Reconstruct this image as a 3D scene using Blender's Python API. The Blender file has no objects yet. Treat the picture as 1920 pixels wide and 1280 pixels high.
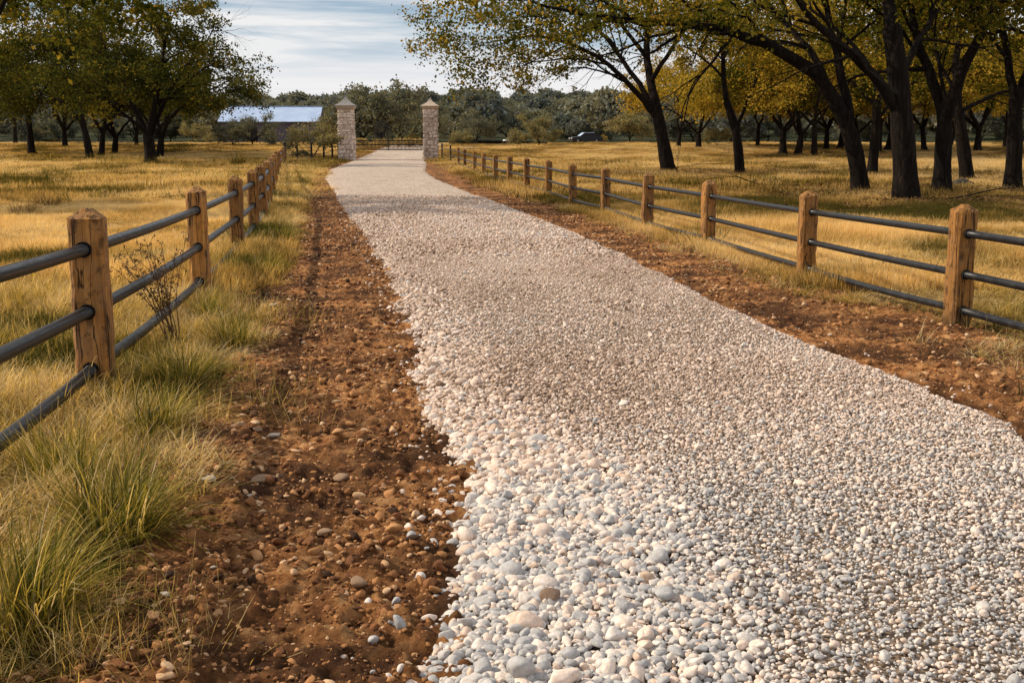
import bpy, math, random
import numpy as np
R = math.radians
rng = np.random.default_rng(7)
random.seed(7)
sc = bpy.context.scene
COL = sc.collection

# ------------------------------------------------------------------ camera numbers (photo pixels 1920x1280)
F, CX, CY, HOR, CAMZ = 2150.0, 960.0, 640.0, 262.0, 1.7
PITCH = math.atan((CY - HOR) / F)

def ray(px, py):
    a, b = (px - CX) / F, (CY - py) / F
    return np.array([a, math.cos(PITCH) + b * math.sin(PITCH), -math.sin(PITCH) + b * math.cos(PITCH)])

def smooth(a, b, x):
    t = np.clip((np.asarray(x, float) - a) / (b - a), 0, 1)
    return t * t * (3 - 2 * t)

def _h(ix, iy, s):
    n = (ix.astype(np.int64) * 374761393 + iy.astype(np.int64) * 668265263 + s * 974711) & 0xFFFFFFFF
    n = ((n ^ (n >> 13)) * 1274126177) & 0xFFFFFFFF
    return ((n ^ (n >> 16)) & 0xFFFF) / 65535.0

def vnoise(x, y, s=0):
    x = np.asarray(x, float); y = np.asarray(y, float)
    ix, iy = np.floor(x), np.floor(y); fx, fy = x - ix, y - iy
    fx = fx * fx * fx * (fx * (fx * 6 - 15) + 10); fy = fy * fy * fy * (fy * (fy * 6 - 15) + 10)
    a, b = _h(ix, iy, s), _h(ix + 1, iy, s); c, d = _h(ix, iy + 1, s), _h(ix + 1, iy + 1, s)
    return (a + (b - a) * fx) * (1 - fy) + (c + (d - c) * fx) * fy

def fbm(x, y, s=0, o=4):
    t = 0; a = .5; n = 0
    for i in range(o):
        t = t + a * vnoise(x * 2 ** i, y * 2 ** i, s + i * 17); n += a; a *= .5
    return t / n

def gz(x, y):
    x = np.asarray(x, float); y = np.asarray(y, float)
    z = 1.1 * smooth(88, 125, y)
    z = z + (10.5 + 2.0 * np.sin(x * .011 + 1)) * smooth(255, 560, y)
    off = smooth(6, 14, np.abs(x + .5 + .03 * y)) * smooth(10, 25, y)
    z = z + off * (.35 * (fbm(x * .12, y * .12, 3, 3) - .5) + .22 * (fbm(x * .75, y * .6, 6, 2) - .5))
    return z

def at(px, py):
    d = ray(px, py); t = 1.0; prev = 1.0
    while t < 900:
        p = d * t
        if CAMZ + p[2] < float(gz(p[0], p[1])):
            lo, hi = prev, t
            for _ in range(30):
                m = (lo + hi) / 2; q = d * m
                if CAMZ + q[2] < float(gz(q[0], q[1])): hi = m
                else: lo = m
            q = d * hi
            return np.array([q[0], q[1], float(gz(q[0], q[1]))])
        prev = t; t *= 1.01
    q = d * 300
    return np.array([q[0], q[1], float(gz(q[0], q[1]))])

def wp(px, py, Y):
    d = ray(px, py); t = Y / d[1]
    return np.array([d[0] * t, Y, CAMZ + d[2] * t])

# ------------------------------------------------------------------ object helpers
def link(name, me, mat=None, parent=None, loc=(0, 0, 0), rz=0.0):
    o = bpy.data.objects.new(name, me); COL.objects.link(o)
    if mat is not None and me is not None and not me.materials: me.materials.append(mat)
    o.location = loc; o.rotation_euler = (0, 0, rz)
    if parent is not None: o.parent = parent
    return o

def tag(o, label=None, cat=None, group=None, kind=None):
    if label: o['label'] = label
    if cat: o['category'] = cat
    if group: o['group'] = group
    if kind: o['kind'] = kind
    return o

def thing(name, label, cat, loc=(0, 0, 0), rz=0.0, group=None):
    return tag(link(name, None, None, None, tuple(float(v) for v in loc), rz), label, cat, group)

def copy_tree(o, parent=None):
    c = o.copy(); COL.objects.link(c)
    if parent is not None: c.parent = parent
    for ch in list(o.children): copy_tree(ch, c)
    return c

def mesh(name, verts, quads=None, tris=None, smooth_=True, attrs=None, polys=None):
    me = bpy.data.meshes.new(name)
    verts = np.asarray(verts, np.float32).reshape(-1, 3)
    idx = []; tot = []
    if quads is not None and len(quads): q = np.asarray(quads, np.int32).reshape(-1, 4); idx.append(q.ravel()); tot.append(np.full(len(q), 4, np.int32))
    if tris is not None and len(tris): t = np.asarray(tris, np.int32).reshape(-1, 3); idx.append(t.ravel()); tot.append(np.full(len(t), 3, np.int32))
    if polys:
        for p in polys: idx.append(np.array(p, np.int32)); tot.append(np.array([len(p)], np.int32))
    me.vertices.add(len(verts)); me.vertices.foreach_set('co', verts.ravel())
    if idx:
        idx = np.concatenate(idx); tot = np.concatenate(tot)
        me.loops.add(len(idx)); me.loops.foreach_set('vertex_index', idx)
        me.polygons.add(len(tot))
        st = np.concatenate([[0], np.cumsum(tot)[:-1]]).astype(np.int32)
        me.polygons.foreach_set('loop_start', st); me.polygons.foreach_set('loop_total', tot)
        me.polygons.foreach_set('use_smooth', np.full(len(tot), bool(smooth_)))
    for k, v in (attrs or {}).items():
        a = me.attributes.new(k, 'FLOAT', 'POINT'); a.data.foreach_set('value', np.asarray(v, np.float32).ravel())
    me.update(calc_edges=True); me.validate()
    return me

class MB:                       # collects simple solids into one mesh
    def __init__(s): s.v = []; s.p = []
    def add(s, vs, ps):
        o = len(s.v); s.v += [tuple(map(float, v)) for v in vs]; s.p += [[i + o for i in f] for f in ps]; return s
    def box(s, a, b):
        x0, y0, z0 = a; x1, y1, z1 = b
        return s.add([(x0, y0, z0), (x1, y0, z0), (x1, y1, z0), (x0, y1, z0), (x0, y0, z1), (x1, y0, z1), (x1, y1, z1), (x0, y1, z1)],
                     [(3, 2, 1, 0), (4, 5, 6, 7), (0, 1, 5, 4), (1, 2, 6, 5), (2, 3, 7, 6), (3, 0, 4, 7)])
    def tube(s, pts, rad, n=8, caps=True):
        v, q = tube(pts, rad, n)
        f = [list(x) for x in q]
        if caps: f += [list(range(n))[::-1], list(range(len(v) - n, len(v)))]
        return s.add(v, f)
    def lathe(s, prof, n=14, c=(0, 0, 0), axis='z', sq=False):
        vs = []
        for r, z in prof:
            for k in range(n):
                a = 2 * math.pi * (k + .5) / n
                m = 1 / max(abs(math.cos(a)), abs(math.sin(a))) if sq else 1
                u, w = r * m * math.cos(a), r * m * math.sin(a)
                vs.append((c[0] + u, c[1] + w, c[2] + z) if axis == 'z' else (c[0] + u, c[1] + z, c[2] + w))
        fs = [[i * n + k, i * n + (k + 1) % n, (i + 1) * n + (k + 1) % n, (i + 1) * n + k] for i in range(len(prof) - 1) for k in range(n)]
        fs += [list(range(n))[::-1], list(range((len(prof) - 1) * n, len(prof) * n))]
        if axis != 'z': fs = [f[::-1] for f in fs]
        return s.add(vs, fs)
    def mesh(s, name, sm=False): return mesh(name, s.v, polys=s.p, smooth_=sm)

def tube(pts, rad, n):
    pts = np.asarray(pts, float); m = len(pts); rad = np.broadcast_to(np.asarray(rad, float), (m,))
    t = np.gradient(pts, axis=0); t /= np.linalg.norm(t, axis=1)[:, None] + 1e-9
    ref = np.array([0, 0, 1.0]) if abs(t[:, 2]).mean() < .8 else np.array([1.0, 0, 0])
    u = np.cross(t, ref); u /= np.linalg.norm(u, axis=1)[:, None] + 1e-9
    w = np.cross(t, u)
    a = np.arange(n) * 2 * np.pi / n
    ring = pts[:, None] + rad[:, None, None] * (np.cos(a)[None, :, None] * u[:, None] + np.sin(a)[None, :, None] * w[:, None])
    i, k = np.meshgrid(np.arange(m - 1), np.arange(n), indexing='ij'); k2 = (k + 1) % n
    q = np.stack([i * n + k, (i + 1) * n + k, (i + 1) * n + k2, i * n + k2], -1).reshape(-1, 4)
    return ring.reshape(-1, 3), q

# ------------------------------------------------------------------ materials
class NT:
    def __init__(s, name):
        s.m = bpy.data.materials.new(name); s.m.use_nodes = True
        s.t = s.m.node_tree; s.t.nodes.clear()
        s.out = s.n('ShaderNodeOutputMaterial')
    def n(s, ty, **kw):
        nd = s.t.nodes.new(ty)
        for k, v in kw.items(): setattr(nd, k, v)
        return nd
    def l(s, a, b): s.t.links.new(a, b)
    def coord(s, which='Object'): return s.n('ShaderNodeTexCoord').outputs[which]
    def map(s, v, scale, loc=(0, 0, 0)):
        m = s.n('ShaderNodeMapping'); m.inputs['Scale'].default_value = scale; m.inputs['Location'].default_value = loc
        s.l(v, m.inputs[0]); return m.outputs[0]
    def noise(s, v, scale, detail=5, rough=.6, dist=0):
        x = s.n('ShaderNodeTexNoise'); s.l(v, x.inputs['Vector'])
        x.inputs['Scale'].default_value = scale; x.inputs['Detail'].default_value = detail
        x.inputs['Roughness'].default_value = rough; x.inputs['Distortion'].default_value = dist
        return x.outputs[0]
    def vor(s, v, scale, feature='F1', out='Distance'):
        x = s.n('ShaderNodeTexVoronoi', feature=feature); s.l(v, x.inputs['Vector']); x.inputs['Scale'].default_value = scale
        return x.outputs[out]
    def ramp(s, f, stops):
        r = s.n('ShaderNodeValToRGB'); e = r.color_ramp.elements
        while len(e) < len(stops): e.new(.5)
        for i, (p, c) in enumerate(stops):
            e[i].position = p; e[i].color = (c[0], c[1], c[2], 1) if hasattr(c, '__len__') else (c, c, c, 1)
        s.l(f, r.inputs[0]); return r.outputs[0]
    def mix(s, f, a, b, mode='MIX'):
        m = s.n('ShaderNodeMix', data_type='RGBA', blend_type=mode)
        for k, v in ((0, f), (6, a), (7, b)):
            if isinstance(v, (int, float)): m.inputs[k].default_value = v
            elif isinstance(v, tuple): m.inputs[k].default_value = (*v, 1)
            else: s.l(v, m.inputs[k])
        return m.outputs[2]
    def math(s, op, a, b=0.0):
        m = s.n('ShaderNodeMath', operation=op)
        for k, v in ((0, a), (1, b)):
            if isinstance(v, (int, float)): m.inputs[k].default_value = v
            else: s.l(v, m.inputs[k])
        return m.outputs[0]
    def attr(s, name, inst=False):
        a = s.n('ShaderNodeAttribute', attribute_name=name)
        if inst: a.attribute_type = 'INSTANCER'
        return a.outputs['Fac']
    def bump(s, h, strength, dist=.02):
        b = s.n('ShaderNodeBump'); b.inputs['Strength'].default_value = strength; b.inputs['Distance'].default_value = dist
        s.l(h, b.inputs['Height']); return b.outputs[0]
    def pbr(s, col, rough=.85, metal=0.0, nrm=None, spec=.3):
        b = s.n('ShaderNodeBsdfPrincipled')
        if isinstance(col, tuple): b.inputs['Base Color'].default_value = (*col, 1)
        else: s.l(col, b.inputs['Base Color'])
        if isinstance(rough, float): b.inputs['Roughness'].default_value = rough
        else: s.l(rough, b.inputs['Roughness'])
        b.inputs['Metallic'].default_value = metal; b.inputs['Specular IOR Level'].default_value = spec
        if nrm is not None: s.l(nrm, b.inputs['Normal'])
        s.l(b.outputs[0], s.out.inputs[0]); return s.m
    def leafy(s, col, trans=.5, rough=.6):
        d = s.n('ShaderNodeBsdfDiffuse'); t = s.n('ShaderNodeBsdfTranslucent'); m = s.n('ShaderNodeMixShader')
        s.l(col, d.inputs[0]); s.l(s.mix(1.0, col, (1.25, 1.05, .55), 'MULTIPLY'), t.inputs[0])
        m.inputs[0].default_value = trans
        s.l(d.outputs[0], m.inputs[1]); s.l(t.outputs[0], m.inputs[2]); s.l(m.outputs[0], s.out.inputs[0]); return s.m

def m_wood():
    n = NT('weathered_wood'); c = n.coord(); inf = n.n('ShaderNodeObjectInfo').outputs['Random']
    off = n.n('ShaderNodeVectorMath', operation='ADD'); sc_ = n.n('ShaderNodeCombineXYZ'); 
    k = n.math('MULTIPLY', inf, 37.0)
    for i in range(3): n.l(k, sc_.inputs[i])
    n.l(c, off.inputs[0]); n.l(sc_.outputs[0], off.inputs[1]); v = off.outputs[0]
    g = n.noise(n.map(v, (34, 34, 1.6)), 1.0, 6, .65, .6)
    w = n.noise(n.map(v, (7, 7, 1.2)), 1.0, 4, .6)
    col = n.ramp(g, [(.28, (.11, .047, .013)), (.48, (.35, .15, .030)), (.72, (.57, .275, .068))])
    col = n.mix(n.ramp(w, [(.4, 0), (.75, .6)]), col, (.22, .125, .055))
    crack = n.ramp(n.noise(n.map(v, (13, 13, .55)), 1.0, 3, .55, .3), [(.482, 1), (.498, 0), (.503, 0), (.52, 1)])
    knot = n.ramp(n.vor(n.map(v, (6, 6, 2.6)), 1.0), [(.07, 0), (.16, 1)])
    both = n.math('MULTIPLY', crack, n.math('ADD', n.math('MULTIPLY', knot, .6), .4))
    col = n.mix(both, (.025, .013, .007), col)
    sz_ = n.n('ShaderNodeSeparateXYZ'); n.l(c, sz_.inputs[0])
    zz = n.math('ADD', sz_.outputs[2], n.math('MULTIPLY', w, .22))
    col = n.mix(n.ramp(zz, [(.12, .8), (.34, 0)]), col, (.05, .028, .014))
    grey = n.ramp(n.noise(n.map(v, (4, 4, 1.5)), 1.3, 5, .7), [(.5, 0), (.7, .45)])
    col = n.mix(n.math('MULTIPLY', grey, n.math('ADD', inf, .3)), col, (.2, .165, .125))
    blot = n.ramp(n.noise(v, 16.0, 5, .75), [(.34, .8), (.47, 0)])
    col = n.mix(blot, col, (.06, .03, .012))
    br = n.math('ADD', n.math('MULTIPLY', inf, .55), .72)
    hs = n.n('ShaderNodeHueSaturation'); n.l(col, hs.inputs['Color']); n.l(br, hs.inputs['Value'])
    h = n.math('ADD', n.math('MULTIPLY', g, .35), both)
    return n.pbr(hs.outputs[0], .8, 0, n.bump(h, 1.0, .016))

def m_simple(name, a, b, scale, rough=.8, metal=0.0, bump=.3, bd=.01, coord='Object', stretch=(1, 1, 1), spec=.3):
    n = NT(name); v = n.map(n.coord(coord), stretch); f = n.noise(v, scale, 6, .65)
    return n.pbr(n.ramp(f, [(.3, a), (.7, b)]), rough, metal, n.bump(f, bump, bd), spec)

def m_rail():
    n = NT('black_painted_steel'); v = n.coord()
    f = n.noise(n.map(v, (3, 3, 3)), 3.0, 6, .7)
    col = n.ramp(f, [(.4, (.008, .009, .011)), (.62, (.02, .02, .022)), (.74, (.07, .045, .03))])
    ro = n.ramp(f, [(.3, .26), (.7, .5)])
    return n.pbr(col, ro, .0, n.bump(n.noise(v, 40.0, 3), .08, .003), .28)

def m_stone_inst(name, stops, rough=.8):
    n = NT(name); t = n.attr('tint', True)
    v = n.coord(); sp = n.noise(v, 2.2, 5, .7)
    col = n.ramp(t, stops)
    col = n.mix(n.ramp(sp, [(.3, .75), (.62, 0)]), col, n.mix(1.0, col, (.62, .54, .46), 'MULTIPLY'))
    return n.pbr(col, rough, 0, n.bump(sp, .25, .06))

def m_dirt():
    n = NT('red_brown_dirt'); v = n.coord()
    a = n.noise(v, 1.3, 6, .65, .3); b = n.noise(v, 9.0, 7, .72); c = n.noise(v, 40.0, 6, .8)
    col = n.ramp(b, [(.3, (.05, .020, .008)), (.42, (.24, .095, .032)), (.53, (.48, .215, .075)), (.68, (.70, .40, .18))])
    col = n.mix(n.ramp(a, [(.42, .9), (.6, 0)]), col, (.055, .023, .010))
    col = n.mix(n.ramp(c, [(.62, 0), (.75, .7)]), col, (.36, .2, .11))
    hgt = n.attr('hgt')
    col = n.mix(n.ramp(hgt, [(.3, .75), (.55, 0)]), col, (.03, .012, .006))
    h = n.math('ADD', b, n.math('MULTIPLY', c, .6))
    return n.pbr(col, .95, 0, n.bump(h, 1.0, .05), .12)

def m_road():
    n = NT('crushed_pale_gravel'); v = n.coord()
    c1 = n.vor(v, 26.0, 'F1', 'Color'); d1 = n.vor(v, 26.0); d2 = n.vor(v, 60.0); c2 = n.vor(v, 60.0, 'F1', 'Color')
    bw = n.n('ShaderNodeRGBToBW'); n.l(c1, bw.inputs[0])
    col = n.ramp(bw.outputs[0], [(.15, (.38, .29, .22)), (.45, (.64, .515, .43)), (.75, (.79, .675, .59))])
    big = n.noise(v, .9, 5, .6)
    col = n.mix(n.ramp(big, [(.42, 0), (.68, .55)]), col, (.42, .32, .24))
    fine = n.noise(v, 5.0, 6, .75)
    col = n.mix(n.ramp(fine, [(.36, .6), (.52, 0)]), col, (.3, .22, .16))
    gap = n.ramp(d1, [(.45, 0), (.75, .85)])
    col = n.mix(gap, col, (.2, .145, .1)); col = n.mix(n.math('MULTIPLY', n.attr('near'), .8), col, (.15, .105, .07))  # near bed painted darker, for deep shaded gaps between the stones
    h = n.math('SUBTRACT', 1.0, n.math('ADD', d1, n.math('MULTIPLY', d2, .4)))
    return n.pbr(col, .9, 0, n.bump(h, .8, .02), .2)

def m_ground():
    n = NT('dry_field_soil'); v = n.coord()
    a = n.noise(v, .16, 5, .6); b = n.noise(v, 1.4, 6, .7); c = n.noise(v, 14.0, 6, .75)
    col = n.ramp(c, [(.3, (.12, .073, .025)), (.5, (.36, .22, .07)), (.7, (.62, .39, .14))])
    col = n.mix(n.ramp(b, [(.45, 0), (.68, .75)]), col, (.13, .105, .03))
    col = n.mix(n.ramp(a, [(.45, 0), (.62, .55)]), col, (.30, .19, .07))
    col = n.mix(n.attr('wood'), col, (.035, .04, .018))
    return n.pbr(col, .95, 0, n.bump(n.math('ADD', c, b), .8, .06), .1)

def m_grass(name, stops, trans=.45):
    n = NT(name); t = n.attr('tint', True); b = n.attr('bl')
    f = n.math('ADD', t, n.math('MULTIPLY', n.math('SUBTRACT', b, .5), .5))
    return n.leafy(n.mix(n.math('SUBTRACT', 1.0, n.attr('hh')), n.ramp(f, stops), (.028, .02, .007)), trans)  # blade feet darkened in colour, painting in shade low in the grass

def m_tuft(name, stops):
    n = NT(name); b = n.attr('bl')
    return n.leafy(n.mix(n.math('SUBTRACT', 1.0, n.attr('hh')), n.ramp(b, stops), (.04, .03, .012)), .45)  # shade at the tuft's foot painted into the blade colour

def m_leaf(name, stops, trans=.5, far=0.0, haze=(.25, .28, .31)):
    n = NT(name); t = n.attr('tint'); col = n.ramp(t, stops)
    if far: col = n.mix(far, col, haze)  # distance haze mixed into the leaf colour
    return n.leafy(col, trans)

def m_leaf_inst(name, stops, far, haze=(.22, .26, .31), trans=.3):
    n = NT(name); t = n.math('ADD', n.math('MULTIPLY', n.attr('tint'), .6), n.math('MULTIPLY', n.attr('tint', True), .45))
    return n.leafy(n.mix(far, n.ramp(t, stops), haze), trans)  # haze over the far hill is blended into this colour

def m_bark():
    n = NT('dark_furrowed_bark'); v = n.coord()
    f = n.noise(n.map(v, (9, 9, 1.5)), 1.4, 6, .7, .5); g = n.noise(v, 1.1, 4)
    col = n.ramp(f, [(.3, (.004, .003, .003)), (.52, (.015, .011, .009)), (.75, (.052, .038, .027))])
    col = n.mix(n.ramp(g, [(.5, 0), (.7, .4)]), col, (.03, .02, .012))
    return n.pbr(col, .95, 0, n.bump(f, 1.0, .15), .1)

M = {}
M['wood'] = m_wood(); M['rail'] = m_rail(); M['dirt'] = m_dirt(); M['road'] = m_road(); M['ground'] = m_ground(); M['bark'] = m_bark()
M['collar'] = m_simple('black_rubber_sleeve', (.008, .008, .008), (.02, .02, .02), 30, .6)
M['iron'] = m_simple('black_wrought_iron', (.01, .01, .011), (.03, .028, .026), 12, .5, .4)
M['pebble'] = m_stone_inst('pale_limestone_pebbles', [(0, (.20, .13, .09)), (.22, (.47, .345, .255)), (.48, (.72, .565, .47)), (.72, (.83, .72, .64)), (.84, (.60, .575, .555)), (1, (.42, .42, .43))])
M['clod'] = m_stone_inst('dirt_clods', [(0, (.045, .02, .009)), (.35, (.20, .08, .028)), (.7, (.46, .225, .085)), (1, (.66, .45, .27))], .95)
M['rock'] = m_simple('pale_field_stone', (.34, .28, .21), (.62, .55, .47), 14, .85, 0, .4, .006)
M['rockbrown'] = m_simple('brown_field_stone', (.16, .09, .05), (.36, .24, .15), 14, .9, 0, .5, .006)
M['darkrock'] = m_simple('dark_field_stone', (.03, .026, .022), (.09, .075, .06), 5, .95, 0, .5, .03)
GOLD = [(.0, (.06, .062, .018)), (.28, (.19, .14, .042)), (.46, (.50, .325, .115)), (.7, (.80, .555, .235)), (1, (.88, .70, .40))]
M['grass'] = m_grass('dry_gold_grass', GOLD)
M['verge'] = m_grass('green_gold_grass', [(0, (.03, .042, .012)), (.3, (.10, .105, .025)), (.5, (.34, .255, .06)), (.75, (.66, .47, .165)), (1, (.78, .63, .37))])
M['tuft'] = m_tuft('tussock_blades', [(0, (.04, .06, .014)), (.32, (.11, .118, .024)), (.6, (.34, .28, .052)), (.84, (.62, .46, .14)), (1, (.74, .61, .38))])
M['tussock'] = m_tuft('dark_tussock_blades', [(0, (.03, .034, .012)), (.5, (.10, .085, .025)), (1, (.3, .2, .07))])
M['redtussock'] = m_tuft('rust_tussock_blades', [(0, (.07, .04, .018)), (.5, (.2, .12, .05)), (1, (.42, .28, .12))])
AUT = [(0, (.022, .032, .007)), (.35, (.065, .077, .014)), (.62, (.155, .135, .02)), (.85, (.30, .21, .03)), (1, (.44, .29, .045))]
GLD = [(0, (.05, .058, .012)), (.3, (.18, .155, .026)), (.6, (.40, .29, .042)), (1, (.62, .43, .08))]
DRK = [(0, (.018, .026, .009)), (.4, (.05, .06, .016)), (.75, (.11, .105, .022)), (1, (.30, .21, .03))]
M['leaf'] = m_leaf('autumn_leaves', AUT); M['leafgold'] = m_leaf('golden_leaves', GLD); M['leafdark'] = m_leaf('dark_olive_leaves', DRK, .45)
OL = [(0, (.02, .028, .012)), (.4, (.08, .085, .028)), (.75, (.20, .175, .055)), (1, (.36, .285, .095))]
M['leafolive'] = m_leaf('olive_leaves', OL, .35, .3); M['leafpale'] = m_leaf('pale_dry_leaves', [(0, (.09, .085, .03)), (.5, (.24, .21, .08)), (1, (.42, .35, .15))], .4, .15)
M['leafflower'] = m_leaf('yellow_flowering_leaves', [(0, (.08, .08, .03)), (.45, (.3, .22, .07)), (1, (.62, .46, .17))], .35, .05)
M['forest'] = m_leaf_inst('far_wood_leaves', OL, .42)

# ------------------------------------------------------------------ traced ground lines -> x as a function of y
def line(pts):
    w = np.array([at(*p) for p in pts]); o = np.argsort(w[:, 1]); return w[o, 1], w[o, 0]
RL = line([(800, 1258), (768, 1150), (815, 1060), (832, 970), (862, 910), (802, 830), (778, 760), (762, 690), (750, 620), (735, 560), (705, 500), (672, 440), (642, 400), (620, 362), (604, 335), (615, 319), (640, 309), (662, 300)])
RR = line([(1920, 802), (1800, 757), (1600, 672), (1400, 587), (1250, 517), (1150, 467), (1050, 426), (950, 387), (870, 356), (820, 336), (800, 321), (803, 306), (796, 297)])
DL = line([(60, 1280), (235, 1060), (300, 930), (395, 800), (445, 700), (480, 630), (455, 570), (510, 500), (540, 440), (560, 385), (585, 335), (600, 315), (640, 303)])
DR = line([(1920, 668), (1800, 622), (1600, 558), (1450, 513), (1300, 463), (1200, 433), (1100, 403), (1000, 370), (900, 342), (855, 322), (825, 308), (805, 299)])
def road_l(y): return np.interp(y, *RL) + .26 * (fbm(np.asarray(y) * 2.2, np.asarray(y) * 0 + 3.3, 5, 3) - .5) * smooth(30, 4, y)
def road_r(y):
    y = np.asarray(y, float); e = np.interp(y, *RR)
    slope = (RR[1][1] - RR[1][0]) / (RR[0][1] - RR[0][0])
    return np.where(y < RR[0][0], RR[1][0] + .1 * (y - RR[0][0]), e) + .2 * (fbm(y * 2.2, y * 0 + 9.3, 8, 3) - .5)
def dirt_l(y): return np.interp(y, *DL)
def dirt_r(y):
    y = np.asarray(y, float); return np.where(y < DR[0][0], DR[1][0] + .12 * (y - DR[0][0]) * 0 , np.interp(y, *DR))

def rows(y0, y1, k, mn):
    y = [y0]
    while y[-1] < y1: y.append(y[-1] + max(mn, y[-1] * k))
    return np.array(y)

def grid_mesh(name, X, Y, Z, attrs=None):
    r, c = X.shape; i, k = np.meshgrid(np.arange(r - 1), np.arange(c - 1), indexing='ij')
    q = np.stack([i * c + k, i * c + k + 1, (i + 1) * c + k + 1, (i + 1) * c + k], -1).reshape(-1, 4)
    return mesh(name, np.stack([X, Y, Z], -1).reshape(-1, 3), q, attrs={a: v.ravel() for a, v in (attrs or {}).items()})

# ground: one sheet to beyond the hills
yy = np.concatenate([np.linspace(-12, 2, 12), rows(2.3, 1500, .028, .12)])
uu = np.linspace(-1, 1, 221)
X = uu[None] * (9 + np.maximum(yy, 0)[:, None] * .95); Y = np.repeat(yy[:, None], len(uu), 1)
Z = gz(X, Y) + .05 * (fbm(X * .9, Y * .9, 21, 3) - .5)
under = (X > np.interp(Y, *DL) + .15) & (X < dirt_r(Y) - .15) & (Y < 112)
Z = np.where(under, Z - .09, Z)
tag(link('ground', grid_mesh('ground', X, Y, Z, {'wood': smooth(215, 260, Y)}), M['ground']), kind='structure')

def dirt_height(X, Y):
    a = fbm(X * 2.6, Y * 2.0, 31, 3) - .5; b = 1 - np.abs(fbm(X * 7.5, Y * 6, 33, 3) * 2 - 1) * 1.6; c = fbm(X * 24, Y * 20, 37, 3) - .5
    lump = np.maximum(0, fbm(X * 13, Y * 11, 44, 2) - .56)
    d = fbm(X * 55, Y * 42, 39, 2) - .5
    return .055 * a + .04 * (b - .5) + .05 * c + .016 * d + .09 * lump

def dirt_strip(fa, fb, ea, eb, nc):
    y = rows(2.2, 116, .0042, .014); t = np.linspace(0, 1, nc)
    A, B = fa(y)[:, None] - ea, fb(y)[:, None] + eb
    X = A + (B - A) * t[None]; Y = np.repeat(y[:, None], nc, 1)
    amp = 1 / (1 + y[:, None] / 30)
    h = dirt_height(X, Y); edge = np.minimum(smooth(0, .16, t), smooth(1, .9, t))[None]
    Z = gz(X, Y) + .012 + h * amp * edge - .055 * (1 - edge)
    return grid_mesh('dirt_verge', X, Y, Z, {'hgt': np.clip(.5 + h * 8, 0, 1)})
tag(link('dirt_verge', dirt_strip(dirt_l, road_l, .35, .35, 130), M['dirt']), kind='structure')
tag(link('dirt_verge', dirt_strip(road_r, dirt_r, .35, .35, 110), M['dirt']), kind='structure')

def road_z(X, Y):
    A, B = road_l(Y), road_r(Y); w = B - A; s = np.minimum(X - A, B - X)
    return gz(X, Y) - .05 + .105 * smooth(-.12, .28, s) + .03 * smooth(0, 1.2, s) + .02 * (fbm(X * 1.7, Y * 1.4, 51, 3) - .5)
y = rows(2.2, 128, .006, .03); t = np.linspace(0, 1, 90)
A, B = road_l(y)[:, None] - .1, road_r(y)[:, None] + .1
X = A + (B - A) * t[None]; Y = np.repeat(y[:, None], 90, 1)
Z = road_z(X, Y) - .008 + .018 * (fbm(X * 22, Y * 18, 53, 2) - .5)
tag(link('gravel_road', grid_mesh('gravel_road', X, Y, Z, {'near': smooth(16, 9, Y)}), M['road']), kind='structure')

# pale lane behind the right fence
pa = [at(x, yv) for x, yv in ((815, 281), (860, 278.5), (930, 279.5), (1010, 280))]
v = []
for p in pa: v += [(p[0], p[1] - 1.1, float(gz(p[0], p[1] - 1.1)) + .06), (p[0], p[1] + 1.6, float(gz(p[0], p[1] + 1.6)) + .06)]
tag(link('path', mesh('path', v, [(2 * i, 2 * i + 2, 2 * i + 3, 2 * i + 1) for i in range(len(pa) - 1)]), M['road']), kind='structure')

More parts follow.
